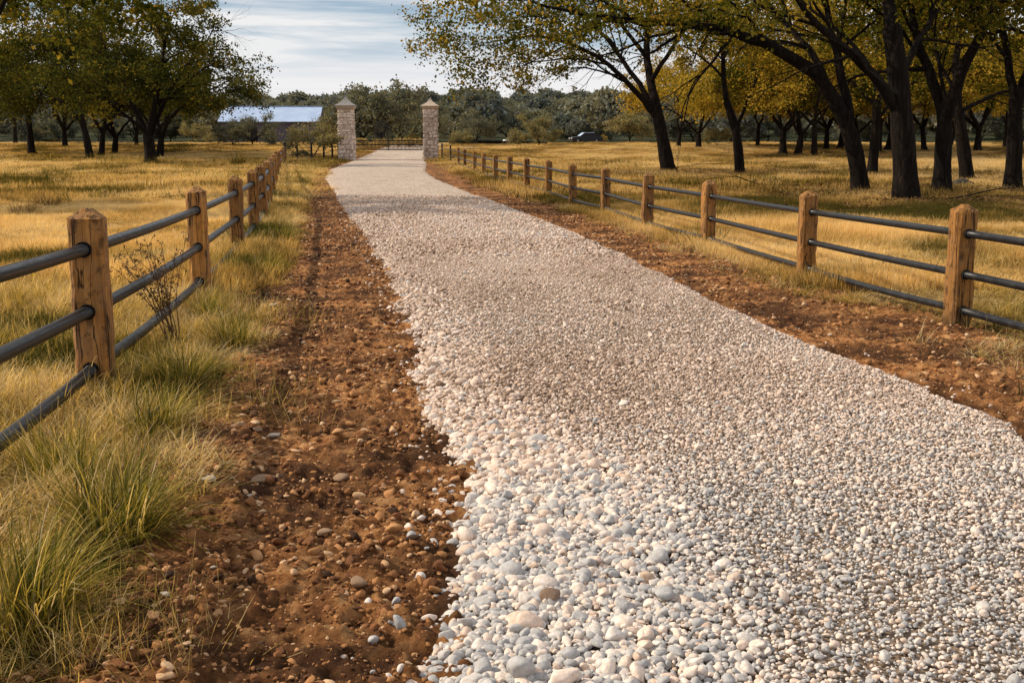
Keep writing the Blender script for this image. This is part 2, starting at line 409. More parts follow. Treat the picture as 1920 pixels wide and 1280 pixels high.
# ------------------------------------------------------------------ scattering (one object per stuff)
def scatter(name, P, rot, scl, tint, pick, variants, mat, label_kind='stuff'):
    """P (n,3) points; variants: list of meshes; one object whose geometry nodes place a mesh on every point"""
    n = len(P)
    me = mesh(name, P)
    for an, dt, arr in (('rot', 'FLOAT_VECTOR', rot), ('scl', 'FLOAT_VECTOR', scl)):
        a = me.attributes.new(an, dt, 'POINT'); a.data.foreach_set('vector', np.asarray(arr, np.float32).ravel())
    a = me.attributes.new('tint', 'FLOAT', 'POINT'); a.data.foreach_set('value', np.asarray(tint, np.float32))
    a = me.attributes.new('pick', 'INT', 'POINT'); a.data.foreach_set('value', np.asarray(pick, np.int32))
    coll = bpy.data.collections.new(name + '_shapes')
    for i, vm in enumerate(variants):
        if not vm.materials: vm.materials.append(mat)
        coll.objects.link(bpy.data.objects.new('%s_shape_%02d' % (name, i), vm))
    ng = bpy.data.node_groups.new(name + '_nodes', 'GeometryNodeTree')
    ng.interface.new_socket('Geometry', in_out='INPUT', socket_type='NodeSocketGeometry')
    ng.interface.new_socket('Geometry', in_out='OUTPUT', socket_type='NodeSocketGeometry')
    N = ng.nodes; L = ng.links
    gi, go = N.new('NodeGroupInput'), N.new('NodeGroupOutput')
    ci = N.new('GeometryNodeCollectionInfo'); ci.inputs[0].default_value = coll; ci.inputs[1].default_value = True; ci.inputs[2].default_value = True
    ip = N.new('GeometryNodeInstanceOnPoints'); ip.inputs['Pick Instance'].default_value = True
    def na(nm, ty):
        x = N.new('GeometryNodeInputNamedAttribute'); x.data_type = ty; x.inputs[0].default_value = nm; return x.outputs[0]
    e2r = N.new('FunctionNodeEulerToRotation')
    L.new(gi.outputs[0], ip.inputs['Points']); L.new(ci.outputs[0], ip.inputs['Instance'])
    L.new(na('pick', 'INT'), ip.inputs['Instance Index'])
    L.new(na('rot', 'FLOAT_VECTOR'), e2r.inputs[0]); L.new(e2r.outputs[0], ip.inputs['Rotation'])
    L.new(na('scl', 'FLOAT_VECTOR'), ip.inputs['Scale']); L.new(ip.outputs[0], go.inputs[0])
    o = link(name, me, mat)
    md = o.modifiers.new('scatter', 'NODES'); md.node_group = ng
    return tag(o, kind='stuff')

def ico(sub):
    import bmesh
    bm = bmesh.new(); bmesh.ops.create_icosphere(bm, subdivisions=sub, radius=1)
    v = np.array([x.co[:] for x in bm.verts]); f = np.array([[q.index for q in p.verts] for p in bm.faces]); bm.free(); return v, f
ICO3, ICO2 = ico(3), ico(2)

def stone_mesh(name, seed, flat=.6, angular=.15, lo=False):
    g = np.random.default_rng(seed); v, f = ICO2 if lo else ICO3
    v = v.copy(); r = np.ones(len(v))
    for k in range(5):
        d = g.normal(size=3); d /= np.linalg.norm(d); r += g.uniform(-.10, .10) * np.cos(v @ d * g.uniform(1.5, 3.5) + g.uniform(0, 6))
    v *= r[:, None]
    for k in range(int(6 + angular * 40)):          # shave flat facets
        d = g.normal(size=3); d /= np.linalg.norm(d); h = g.uniform(.78 - angular * .5, .98)
        s = v @ d; ov = np.maximum(0, s - h); v -= ov[:, None] * d * .8
    v *= np.array([1, g.uniform(.68, .92), flat * g.uniform(.8, 1.2)])
    return mesh(name, v, tris=f)

# ---- gravel stones
peb = [stone_mesh('pebble_shape', 100 + i, .6, .08 if i % 3 == 0 else .45) for i in range(10)]
PP, SS = [], []
def lay(y0, y1, sp_fn, size_fn, seed, zoff=0.0, keep=1.0):
    g = np.random.default_rng(seed); yv = y0
    out = []
    while yv < y1:
        sp = sp_fn(yv); a, b = float(road_l(yv)) - .06, float(road_r(yv)) + .05
        b = min(b, .46 * yv + .25)
        xs = np.arange(a, b, sp); xs = xs + g.uniform(-.5, .5, len(xs)) * sp
        ys = yv + g.uniform(-.5, .5, len(xs)) * sp
        k = g.random(len(xs)) < keep
        out.append(np.stack([xs[k], ys[k]], -1)); yv += sp
    P = np.concatenate(out); dl = P[:, 0] - road_l(P[:, 1])
    s = size_fn(P[:, 0], P[:, 1], dl, g)
    z = road_z(P[:, 0], P[:, 1]) + zoff + s * .25 + g.uniform(-.2, .35, len(P)) * s
    PP.append(np.column_stack([P, z])); SS.append(s)
def big(x, y, dl, g):
    w = smooth(.9, .1, dl - .55 * smooth(8, 4, y)) * smooth(22, 9, y)
    return (.0080 + .0078 * w) * g.lognormal(0, .38, len(x))
lay(2.9, 9.0, lambda y: .0228, big, 1)
lay(2.9, 9.0, lambda y: .031, lambda x, y, d, g: big(x, y, d, g) * 1.05, 2, .008)
lay(2.9, 12.0, lambda y: .062, lambda x, y, d, g: big(x, y, d, g) * np.where(d < 1.0, 1.2, 1.0), 3, .004, .4)
lay(9.0, 16.0, lambda y: .029, lambda x, y, d, g: big(x, y, d, g) * 1.1, 4)
lay(16.0, 34.0, lambda y: .062, lambda x, y, d, g: .018 * g.lognormal(0, .3, len(x)), 5, .004)
# strays along the road's edges
g = np.random.default_rng(9); n = 380
yv = 3 + 26 * g.random(n) ** 1.6; dx = np.abs(g.normal(0, .10, n)) + .02
left = g.random(n) < .62
xv = np.where(left, road_l(yv) - dx * np.where(g.random(n) < .08, 4, 1), road_r(yv) + dx)
s = .0125 * g.lognormal(0, .4, n) * np.where(left, 1.15, .8)
zv = gz(xv, yv) + .012 + dirt_height(xv, yv) / (1 + yv / 30) + s * .3
PP.append(np.column_stack([xv, yv, zv])); SS.append(s)
P = np.concatenate(PP); s = np.concatenate(SS); n = len(P); g = np.random.default_rng(11)
rot = np.column_stack([g.normal(0, .35, n), g.normal(0, .35, n), g.uniform(0, 6.28, n)])
scl = s[:, None] * g.uniform(.82, 1.2, (n, 3))
scatter('gravel', P, rot, scl, np.clip(g.normal(.82 - .38 * smooth(3.8, 7.5, P[:, 1]), .2, n) + .5 * (fbm(P[:, 0] * .8, P[:, 1] * .5, 91, 4) - .5), 0, 1), g.integers(0, 10, n), peb, M['pebble'])  # foreground shade put into the tint: nearest pebbles greyer and darker

# ---- dirt clods
cl = [stone_mesh('clod_shape', 200 + i, .58, .9, True) for i in range(8)]
g = np.random.default_rng(12); n = 60000
yv = 2.8 + 30 * g.random(n) ** 2.1; sd = g.random(n) < .62; u = g.random(n)
xv = np.where(sd, dirt_l(yv) - .25 + u * (road_l(yv) + .05 - dirt_l(yv) + .25), road_r(yv) - .04 + u * (dirt_r(yv) - road_r(yv) + .4))
s = .0070 * g.lognormal(0, .72, n) * (1 + yv / 22)
k = (fbm(xv * 2.2, yv * 2.2, 61, 3) + .25 * g.random(n)) > .56; s = np.minimum(np.where(k, s * 1.25, s * .6), .05)
zv = gz(xv, yv) + .012 + dirt_height(xv, yv) / (1 + yv / 30) + s * .12
rot = np.column_stack([g.normal(0, .3, n), g.normal(0, .3, n), g.uniform(0, 6.28, n)])
scatter('dirt_clods', np.column_stack([xv, yv, zv]), rot, s[:, None] * g.uniform(.75, 1.3, (n, 3)), np.clip(g.normal(.5, .25, n), 0, 1), g.integers(0, 8, n), cl, M['clod'])

# ------------------------------------------------------------------ grass
def blades(n, rad, h, w, lean, seed, segs=4, flop=.5, base=None):
    """n curved tapering blades rooted within rad -> verts, quads, bl (per blade), hh (height fraction)"""
    g = np.random.default_rng(seed)
    r = rad * np.sqrt(g.random(n)); a = g.uniform(0, 6.283, n)
    root = np.stack([r * np.cos(a), r * np.sin(a), np.zeros(n) - .02], -1)
    az = a + g.normal(0, .9, n); L = h * g.uniform(.45, 1.15, n); le = np.abs(g.normal(lean, lean * .5, n)); fl = g.uniform(.2, 1.0, n) * flop
    lean_to = g.uniform(0, 6.283); az = np.where(g.random(n) < .3, lean_to + g.normal(0, .6, n), az)
    d = np.stack([np.cos(az), np.sin(az), np.zeros(n)], -1); sd = np.stack([-np.sin(az), np.cos(az), np.zeros(n)], -1)
    kink = g.normal(0, .25, n)
    P = root.copy(); V = []; H = []
    ww = w * g.uniform(.6, 1.3, n)
    for i in range(segs + 1):
        t = i / segs
        wd = ww * (1 - t) ** .7 + .0006
        V.append(P - sd * wd[:, None] / 2); V.append(P + sd * wd[:, None] / 2); H += [np.full(n, t)] * 2
        ang = le + fl * 2.0 * t ** 1.5
        P = P + (L / segs)[:, None] * (np.sin(ang)[:, None] * d + np.cos(ang)[:, None] * np.array([0, 0, 1.]) + (kink * t)[:, None] * sd * .5)
    V = np.stack(V, 1); m = 2 * (segs + 1); H = np.stack(H, 1)
    b = np.arange(n)[:, None, None] * m; i = np.arange(segs)[None, :, None] * 2
    q = (b + i + np.array([0, 1, 3, 2])[None, None]).reshape(-1, 4)
    bl = np.repeat(np.clip(g.normal(.5, .24, n), 0, 1), m)
    return V.reshape(-1, 3), q, bl, np.clip(H.reshape(-1) * 1.7 - .02, 0, 1)

def grass_mesh(name, *a, **k):
    v, q, bl, hh = blades(*a, **k); return mesh(name, v, q, smooth_=True, attrs={'bl': bl, 'hh': hh})
near_cl = [grass_mesh('grass_clump', 36, .11, .30, .0050, .5, 300 + i, segs=5, flop=.95) for i in range(6)]
near_cl += [grass_mesh('grass_clump', 26, .14, .15, .0045, .9, 310 + i, flop=.9) for i in range(4)]
mid_cl = [grass_mesh('grass_patch', 110, .36, .19, .0065, .35, 320 + i, segs=3) for i in range(5)]
far_cl = [grass_mesh('grass_patch', 150, .95, .22, .017, .35, 330 + i, segs=2) for i in range(5)]

def spread(n, y0, y1, side, seed, pw=1.0):
    """random points outside the dirt verges, inside what the lens could see"""
    g = np.random.default_rng(seed)
    y = y0 + (y1 - y0) * g.random(n) ** pw
    hw = .47 * y + 1.5
    if side < 0: b = dirt_l(y); x = b - g.random(n) * np.maximum(b + hw, .2)
    else: b = dirt_r(y); x = b + g.random(n) * np.maximum(hw - b, .2)
    return x, y, g

def grass(name, sets, variants, mat, tint_fn, scale_fn):
    X = np.concatenate([s_[0] for s_ in sets]); Y = np.concatenate([s_[1] for s_ in sets]); g = sets[0][2]; n = len(X)
    sc_ = scale_fn(X, Y, g); k = sc_[:, 2] > .05
    X, Y, sc_ = X[k], Y[k], sc_[k]; n = len(X)
    rot = np.column_stack([g.normal(0, .08, n), g.normal(0, .08, n), g.uniform(0, 6.28, n)])
    return scatter(name, np.column_stack([X, Y, gz(X, Y) + .01]), rot, sc_, np.clip(tint_fn(X, Y, g), 0, 1), g.integers(0, len(variants), n), variants, mat)

def field_tint(X, Y, g):
    n1 = fbm(X * .10, Y * .07, 71, 3); n2 = fbm(X * .6, Y * .5, 73, 3); n3 = smooth(.56, .68, fbm(X * .22, Y * .16, 74, 3))
    return .68 + (n1 - .5) * 1.3 + (n2 - .5) * 1.4 - .38 * n3 + g.normal(0, .10, len(X))
def field_scale(X, Y, g):
    n2 = fbm(X * .5, Y * .4, 75, 3); s = (-.15 + 2.1 * n2) * g.uniform(.7, 1.2, len(X))
    return np.column_stack([g.uniform(.8, 1.3, len(X)), g.uniform(.8, 1.3, len(X)), s])
def verge_tint(X, Y, g):
    return .47 + .10 * smooth(5, 12, Y) + .08 * (X > 0) + (fbm(X * .9, Y * .8, 77, 3) - .5) * 2.0 + g.normal(0, .14, len(X))
def near_scale(X, Y, g):
    n2 = fbm(X * 1.2, Y * 1.1, 79, 3); n = len(X)
    dist = np.where(X < 0, dirt_l(Y) - X, X - dirt_r(Y))
    s = (.1 + 1.35 * n2 ** 1.3) * g.uniform(.6, 1.3, n) * np.where(X > 0, .3 + .7 * smooth(0, .7, dist), .5 + .5 * smooth(0, .5, dist))
    s = np.where((X > 0) & (g.random(n) > smooth(-.05, .9, dist)), 0, s * np.where(X > 0, .7, 1.0))
    s = np.where((X < 0) & (g.random(n) > .25 + smooth(-.05, .35, dist)), 0, s)
    return np.column_stack([g.uniform(.8, 1.3, n), g.uniform(.8, 1.3, n), s])
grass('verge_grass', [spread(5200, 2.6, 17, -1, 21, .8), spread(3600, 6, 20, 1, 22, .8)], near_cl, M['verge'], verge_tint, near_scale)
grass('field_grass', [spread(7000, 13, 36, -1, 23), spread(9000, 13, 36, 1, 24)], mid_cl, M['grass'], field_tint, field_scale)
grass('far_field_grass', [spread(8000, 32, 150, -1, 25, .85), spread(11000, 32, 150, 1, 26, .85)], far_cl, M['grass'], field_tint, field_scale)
def creep(n, y0, y1, side, seed, w):
    g = np.random.default_rng(seed); y = y0 + (y1 - y0) * g.random(n) ** 1.4
    u = g.random(n) ** 2.0
    x = dirt_l(y) + u * w if side < 0 else dirt_r(y) - u * np.minimum(w, .75 * (dirt_r(y) - road_r(y)))
    k = fbm(x * 1.6, y * 1.1, 83, 3) > .47
    return x[k], y[k], g
grass('sparse_verge_grass', [creep(300, 5, 24, -1, 28, .3), creep(650, 6, 40, 1, 29, .7)], near_cl, M['verge'], lambda X, Y, g: verge_tint(X, Y, g) + .12,
      lambda X, Y, g: np.column_stack([g.uniform(.7, 1.2, len(X)), g.uniform(.7, 1.2, len(X)), g.uniform(.15, .75, len(X))]))
wx = [spread(1100, 12, 95, -1, 61, .8), spread(1300, 12, 95, 1, 62, .8)]
def weeds_scale(X, Y, g):
    k = fbm(X * .16, Y * .12, 85, 3) > .55
    s = g.uniform(.6, 1.5, len(X)) * (1 + Y / 70)
    return np.column_stack([s * 1.7, s * 1.7, np.where(k, s, 0) * .95])
grass('field_weeds', wx, near_cl, M['grass'], lambda X, Y, g: .16 + .3 * g.random(len(X)) + .35 * (g.random(len(X)) < .2), weeds_scale)
st = [grass_mesh('straw_mat', 40, .16, .24, .0042, 1.35, 360 + i, segs=4, flop=.25) for i in range(4)]
grass('fallen_straw', [spread(1500, 2.6, 14, -1, 63, .8), creep(300, 3.4, 12, -1, 64, .6), spread(500, 8, 16, 1, 65)], st, M['verge'],
      lambda X, Y, g: .74 + g.normal(0, .14, len(X)), lambda X, Y, g: np.column_stack([g.uniform(.45, 1.1, len(X))] * 2 + [g.uniform(.6, 1.4, len(X))]))
# grass strip beside the left fence, all the way down to the gate
def strip(n, seed):
    g = np.random.default_rng(seed); y = 14 + 75 * g.random(n) ** 1.5; b = dirt_l(y); return b - g.random(n) * 1.1, y, g
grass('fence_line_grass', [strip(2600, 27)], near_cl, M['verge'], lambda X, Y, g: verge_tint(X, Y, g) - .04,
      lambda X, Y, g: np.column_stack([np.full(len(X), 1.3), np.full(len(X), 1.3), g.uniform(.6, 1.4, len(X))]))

def tussock(px, py, nb, rad, h, label, cat, mat, seed, name='grass_tuft', group=None, w=.0062, lean=.55, flop=.85):
    p = at(px, py); v, q, bl, hh = blades(int(nb * 1.25), rad * 1.1, h * (1.18 if name == 'grass_tuft' else 1.25), w, lean, seed, 6, flop)
    o = link(name, mesh(name, v, q, attrs={'bl': bl, 'hh': hh}), M[mat], None, tuple(p))
    return tag(o, label, cat, group)
TG = 'tall grass tufts beside the left fence'
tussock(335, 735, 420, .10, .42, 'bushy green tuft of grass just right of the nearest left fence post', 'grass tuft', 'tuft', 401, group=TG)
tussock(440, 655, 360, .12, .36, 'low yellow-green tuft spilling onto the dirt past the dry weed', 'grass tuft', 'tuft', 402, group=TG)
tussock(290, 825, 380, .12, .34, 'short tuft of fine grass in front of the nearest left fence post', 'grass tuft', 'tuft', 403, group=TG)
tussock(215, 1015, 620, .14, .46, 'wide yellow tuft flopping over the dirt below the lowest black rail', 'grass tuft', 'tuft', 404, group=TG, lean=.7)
tussock(45, 1190, 560, .12, .42, 'tall green tuft in the bottom left corner', 'grass tuft', 'tuft', 405, group=TG)
tussock(110, 915, 420, .12, .36, 'ragged tuft of grass under the lowest rail at the left edge', 'grass tuft', 'tuft', 406, group=TG)
tussock(395, 600, 300, .10, .34, 'grass tuft around the foot of the second left fence post', 'grass tuft', 'tuft', 407, group=TG)
tussock(500, 520, 320, .16, .36, 'soft grey-green tuft beside the third left fence post', 'grass tuft', 'tuft', 408, group=TG)
tussock(525, 455, 320, .2, .40, 'rounded grass tuft leaning onto the dirt by the fourth left post', 'grass tuft', 'tuft', 409, group=TG)
FG = 'dark tussocks in the fields'
tussock(45, 408, 260, .25, .50, 'rust brown tussock at the left edge of the sunlit field', 'tussock', 'redtussock', 411, 'grass_tussock', FG, .008)
tussock(85, 388, 240, .28, .40, 'reddish tussock behind the rust brown one in the left field', 'tussock', 'redtussock', 412, 'grass_tussock', FG, .01)
tussock(195, 378, 240, .40, .30, 'dark green tussock above the nearest left fence post', 'tussock', 'tussock', 413, 'grass_tussock', FG, .01)
tussock(35, 370, 220, .4, .35, 'low dark tussock farthest left in the field', 'tussock', 'tussock', 414, 'grass_tussock', FG, .012)
tussock(150, 350, 240, .6, .35, 'wide flat tussock at the edge of the tree shade on the left', 'tussock', 'tussock', 415, 'grass_tussock', FG, .015)
tussock(325, 287, 300, 1.6, .8, 'green mound of weeds right of the twin-trunk tree', 'tussock', 'tussock', 416, 'grass_tussock', FG, .05)
tussock(95, 266, 300, 1.8, 1.0, 'grey-green mound of weeds between far left trunks', 'tussock', 'tussock', 417, 'grass_tussock', FG, .06)
tussock(446, 312, 260, .35, .95, 'upright dark weed left of the far fence posts', 'weed', 'tussock', 418, 'grass_tussock', FG, .03)
tussock(1160, 310, 300, 1.0, .5, 'dark green tussock behind the right fence left of the forked trunk', 'tussock', 'tussock', 419, 'grass_tussock', FG, .03)
tussock(1095, 318, 300, .9, .45, 'shadowed tussock just behind the seventh right fence post', 'tussock', 'tussock', 420, 'grass_tussock', FG, .03)
tussock(1375, 425, 260, .4, .35, 'dull green tussock between right fence posts in the near field', 'tussock', 'tussock', 421, 'grass_tussock', FG, .012)

# dry weed by the left fence
wd = thing('dry_weed', 'tall dead brown weed leaning on the rails between the first two left posts', 'weed', at(330, 655))
mb = MB(); g = np.random.default_rng(500); sp = []
for k in range(13):
    a = g.uniform(0, 6.28); p = np.array([g.normal(0, .03), g.normal(0, .03), -.02]); pts = [p]
    d = np.array([-.22 + .12 * math.cos(a), .12 * math.sin(a), 1.0])
    for i in range(9):
        d = d + g.normal(0, .09, 3); d /= np.linalg.norm(d); p = p + d * .105 * g.uniform(.8, 1.1); pts.append(p)
        if i > 2:
            for _ in range(3):
                e = d * .3 + g.normal(0, .7, 3); e /= np.linalg.norm(e); L = g.uniform(.03, .11)
                q = p + e * L; mb.tube([p, p + e * L * .6 + [0, 0, .006], q], [.0017, .0013, .0008], 3); sp.append(q); sp.append(p + e * L * .55)
    mb.tube(pts, np.linspace(.0052, .002, len(pts)), 5)
link('stem', mb.mesh('stem'), m_simple('dead_brown_stem', (.05, .028, .014), (.13, .075, .04), 20), wd)
mb = MB()
for q in sp:
    for _ in range(2):
        c = q + g.normal(0, .008, 3); u = g.normal(0, 1, 3); u /= np.linalg.norm(u); w_ = np.cross(u, g.normal(0, 1, 3)); w_ /= np.linalg.norm(w_)
        a_, b_ = g.uniform(.008, .018), .006
        mb.add([c - u * a_, c - w_ * b_, c + u * a_, c + w_ * b_], [(0, 1, 2, 3)])
link('seed_heads', mb.mesh('seed_heads'), m_simple('dead_brown_seed', (.035, .02, .01), (.12, .07, .035), 30), wd)  # the weed's dry seed heads, as small flat flakes

# ------------------------------------------------------------------ loose stones
def loose(px, py, wpx, label, mat, seed, flat=.38, ang=.6):
    p = at(px, py); d = math.hypot(p[1], p[0]); s = wpx * d / F / 2
    o = link('stone', stone_mesh('stone', seed, flat, ang), M[mat]); o.scale = (s, s, s)
    z = float(p[2]) + .012 + float(dirt_height(p[0], p[1]))
    o.location = (float(p[0]), float(p[1]), z + s * .2); o.rotation_euler = (.1, -.08, seed * .7)
    return tag(o, label, 'stone', 'loose stones on the dirt')
for a in [(394, 914, 37, 'rounded cream stone at the grass edge on the left dirt strip', 'rock', 601),
          (492, 908, 62, 'lumpy tan rock in the middle of the left dirt strip', 'rockbrown', 602),
          (468, 934, 20, 'small white stone just below the lumpy tan rock', 'rock', 603),
          (524, 902, 26, 'flat tan stone touching the right of the lumpy rock', 'rockbrown', 604),
          (484, 818, 32, 'grey-tan stone beside the dead grass on the left dirt', 'rockbrown', 605),
          (516, 822, 30, 'flat stone right of the grey-tan stone on the left dirt', 'rock', 606),
          (448, 806, 38, 'dull brown rock at the tip of the flattened dead grass', 'rockbrown', 607),
          (513, 579, 24, 'single white stone high on the left dirt strip', 'rock', 608),
          (642, 906, 52, 'wide flat slab half buried near the gravel edge', 'rockbrown', 609),
          (606, 1004, 44, 'dull brown oval stone in the middle of the lower left dirt', 'rockbrown', 610),
          (400, 1066, 20, 'white pebble beside the flopping grass in the lower left', 'rock', 611),
          (484, 1076, 28, 'brown oval stone right of the white pebble in the lower left', 'rockbrown', 612),
          (674, 1120, 56, 'pale flat rock low on the dirt near the gravel', 'rockbrown', 613),
          (312, 1133, 28, 'pale chip of stone lowest on the left by the grass', 'rock', 614),
          (822, 928, 24, 'lone white pebble on the dirt left of the gravel edge', 'rock', 615),
          (1797, 797, 26, 'bluish white stone at the right edge of the gravel', 'rock', 616),
          (1556, 637, 14, 'small white stone on the right dirt strip', 'rock', 617)]:
    loose(*a)
# cracked pale crust patch
p = at(520, 1130)
# ------------------------------------------------------------------ fences
def post_mesh(w, h, seed):
    g = np.random.default_rng(seed); nz = 14; c = w * .11; V = []
    zs = list(np.linspace(-.25, h - w * .36, nz)); hw = w / 2
    ringp = [(-hw + c, -hw), (hw - c, -hw), (hw, -hw + c), (hw, hw - c), (hw - c, hw), (-hw + c, hw), (-hw, hw - c), (-hw, -hw + c)]
    ph = g.uniform(0, 6.28, 4)
    for z in zs:
        k = 1 + .018 * math.sin(z * 5 + ph[0]); ox, oy = .006 * math.sin(z * 3.1 + ph[1]), .006 * math.sin(z * 2.7 + ph[2])
        for x, y in ringp: V.append((x * k + ox + g.normal(0, .0035), y * k + oy + g.normal(0, .0035), z))
    z0 = zs[-1]
    for f, dz in ((.97, .02), (.62, w * .23), (.30, w * .355), (.2, w * .37)):
        for x, y in ringp: V.append((x * f + g.normal(0, .003), y * f + g.normal(0, .003), z0 + dz + g.normal(0, .003)))
    r = len(V) // 8; q = [(i * 8 + k, i * 8 + (k + 1) % 8, (i + 1) * 8 + (k + 1) % 8, (i + 1) * 8 + k) for i in range(r - 1) for k in range(8)]
    return mesh('post', V, polys=[list(x) for x in q] + [list(range((r - 1) * 8, r * 8))], smooth_=False)

def fence(root, P, hts, ws, railz, rr, seed, iron_from=None, rails_mat='rail', sag=.03):
    g = np.random.default_rng(seed); n = len(P); P = np.array(P)
    for i in range(n):
        d = P[min(i + 1, n - 1)] - P[max(i - 1, 0)]; yaw = math.atan2(d[1], d[0]) - math.pi / 2
        thin = iron_from is not None and i >= iron_from
        if thin:
            mb = MB(); mb.lathe([(ws[i] / 2, -.2), (ws[i] / 2, hts[i] - .05), (ws[i] * .8, hts[i] - .05), (ws[i] * .8, hts[i] - .02), (.01, hts[i] + .06)], 8)
            o = link('post', mb.mesh('post'), M['iron'], root, P[i], yaw)
        else:
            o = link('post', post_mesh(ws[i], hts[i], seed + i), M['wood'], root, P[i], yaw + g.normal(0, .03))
            o.rotation_euler[0] = g.normal(0, .008); o.rotation_euler[1] = g.normal(0, .008)
    for i in range(n - 1):
        thin = iron_from is not None and i + 1 >= iron_from
        for k, rz in enumerate(railz):
            za = rz * hts[i] / 1.0; zb = rz * hts[i + 1]
            a = P[i] + [0, 0, za]; b = P[i + 1] + [0, 0, zb]
            t = np.linspace(0, 1, 11)[:, None]; s_ = sag * g.uniform(.3, 1.1) * (2.0 if k == len(railz) - 1 else .6)
            mid = a + (b - a) * t; mid[:, 2] -= (s_ * 4 * t * (1 - t))[:, 0]; mid[:, 0] += (g.normal(0, .012) * 4 * t * (1 - t))[:, 0]
            # start and stop just inside the posts
            u = (b - a) / np.linalg.norm(b - a); mid[0] += u * .02; mid[-1] -= u * .02
            mb = MB(); mb.tube(mid, rr * (.75 if thin else 1), 12)
            me = mb.mesh('rail', True)
            link('rail', me, M[rails_mat], root)
            if P[i][1] < 45 and not thin:
                for e, sgn, hw in ((a, 1, ws[i] / 2), (b, -1, ws[i + 1] / 2)):
                    mb = MB(); c0 = e + u * sgn * (hw - .012); c1 = e + u * sgn * (hw + .022); mb.tube([c0, c1], rr * 1.28, 12)
                    link('collar', mb.mesh('collar', True), M['collar'], root)

LPX = [(182, 738), (378, 556), (447, 478), (477, 441), (494, 414), (504, 391), (511, 368), (516, 350), (520, 334), (524, 323), (529, 313), (533, 305)]
LP = [at(*q) for q in LPX]
p0 = LP[0] + np.array([.50, -4.4, .12])
LP = [p0] + LP
lf = thing('fence', 'wooden post fence with three black pipe rails along the left side of the drive', 'fence', LP[1])
Pl = [p - LP[1] for p in LP]
fence(lf, Pl, [1.26, 1.25, 1.20, 1.17, 1.17, 1.18, 1.2, 1.2, 1.2, 1.2, 1.15, 1.1, 1.1], [.225, .225, .2, .195, .195, .2, .2, .2, .2, .2, .2, .2, .2], [.79, .46, .15], .041, 700)
RPX = [(1793, 612), (1511, 526), (1328, 465), (1214, 433), (1135, 402), (1073, 386), (1028, 369), (988, 358), (956, 347), (929, 339), (907, 331), (890, 324), (872, 317), (860, 310), (845, 305), (829, 301)]
RP = [at(*q) for q in RPX]
p0 = RP[0] + np.array([.62, -3.7, 0])
RP = [p0] + RP
rf = thing('fence', 'wooden post fence with three black pipe rails along the right side of the drive', 'fence', RP[1])
hts = [1.12, 1.12, 1.09, 1.07, 1.08, 1.07, 1.08, 1.1, 1.1, 1.1, 1.1, 1.1, 1.12, 1.15, 1.2, 1.25, 1.3]
fence(rf, [p - RP[1] for p in RP], hts, [.195] * 10 + [.19, .19, .18, .17, .16, .12, .12], [.77, .44, .145], .035, 800, 15, sag=.006)
# short iron-post fence from the left fence to the gate pillar
SPX = [(533, 304), (556, 302), (583, 302), (606, 301), (622, 300), (634, 299)]
SP = [at(*q) for q in SPX]
sf = thing('fence', 'thin dark post and rail fence running across to the left stone gate pillar', 'fence', SP[0])
fence(sf, [p - SP[0] + np.array([0, .4, 0]) for p in SP], [1.35, 1.3, 1.35, 1.35, 1.9, 1.9], [.16] * 6, [.78, .42], .03, 850, 0, 'iron')

# ------------------------------------------------------------------ gate pillars and gate
def m_pillar(name, a, b, c):
    n = NT(name); v = n.coord(); t = n.attr('tint'); f = n.noise(v, 5.0, 6, .7)
    col = n.ramp(t, [(0, a), (.5, b), (1, c)]); col = n.mix(n.ramp(f, [(.38, .8), (.52, 0)]), col, (.16, .115, .085))
    return n.pbr(col, .9, 0, n.bump(f, .6, .05), .2)
M['pillar_pale'] = m_pillar('pale_rough_limestone', (.55, .43, .35), (.75, .61, .51), (.84, .72, .62))
M['pillar_grey'] = m_pillar('grey_brown_fieldstone', (.32, .25, .21), (.52, .42, .36), (.68, .56, .48))
M['mortar'] = m_simple('pale_mortar', (.5, .41, .34), (.64, .54, .46), 8)
M['slate'] = m_simple('grey_slate_cap', (.17, .165, .16), (.28, .27, .26), 6, .7)
M['tancap'] = m_simple('tan_stone_cap', (.36, .27, .21), (.5, .4, .32), 6, .85)

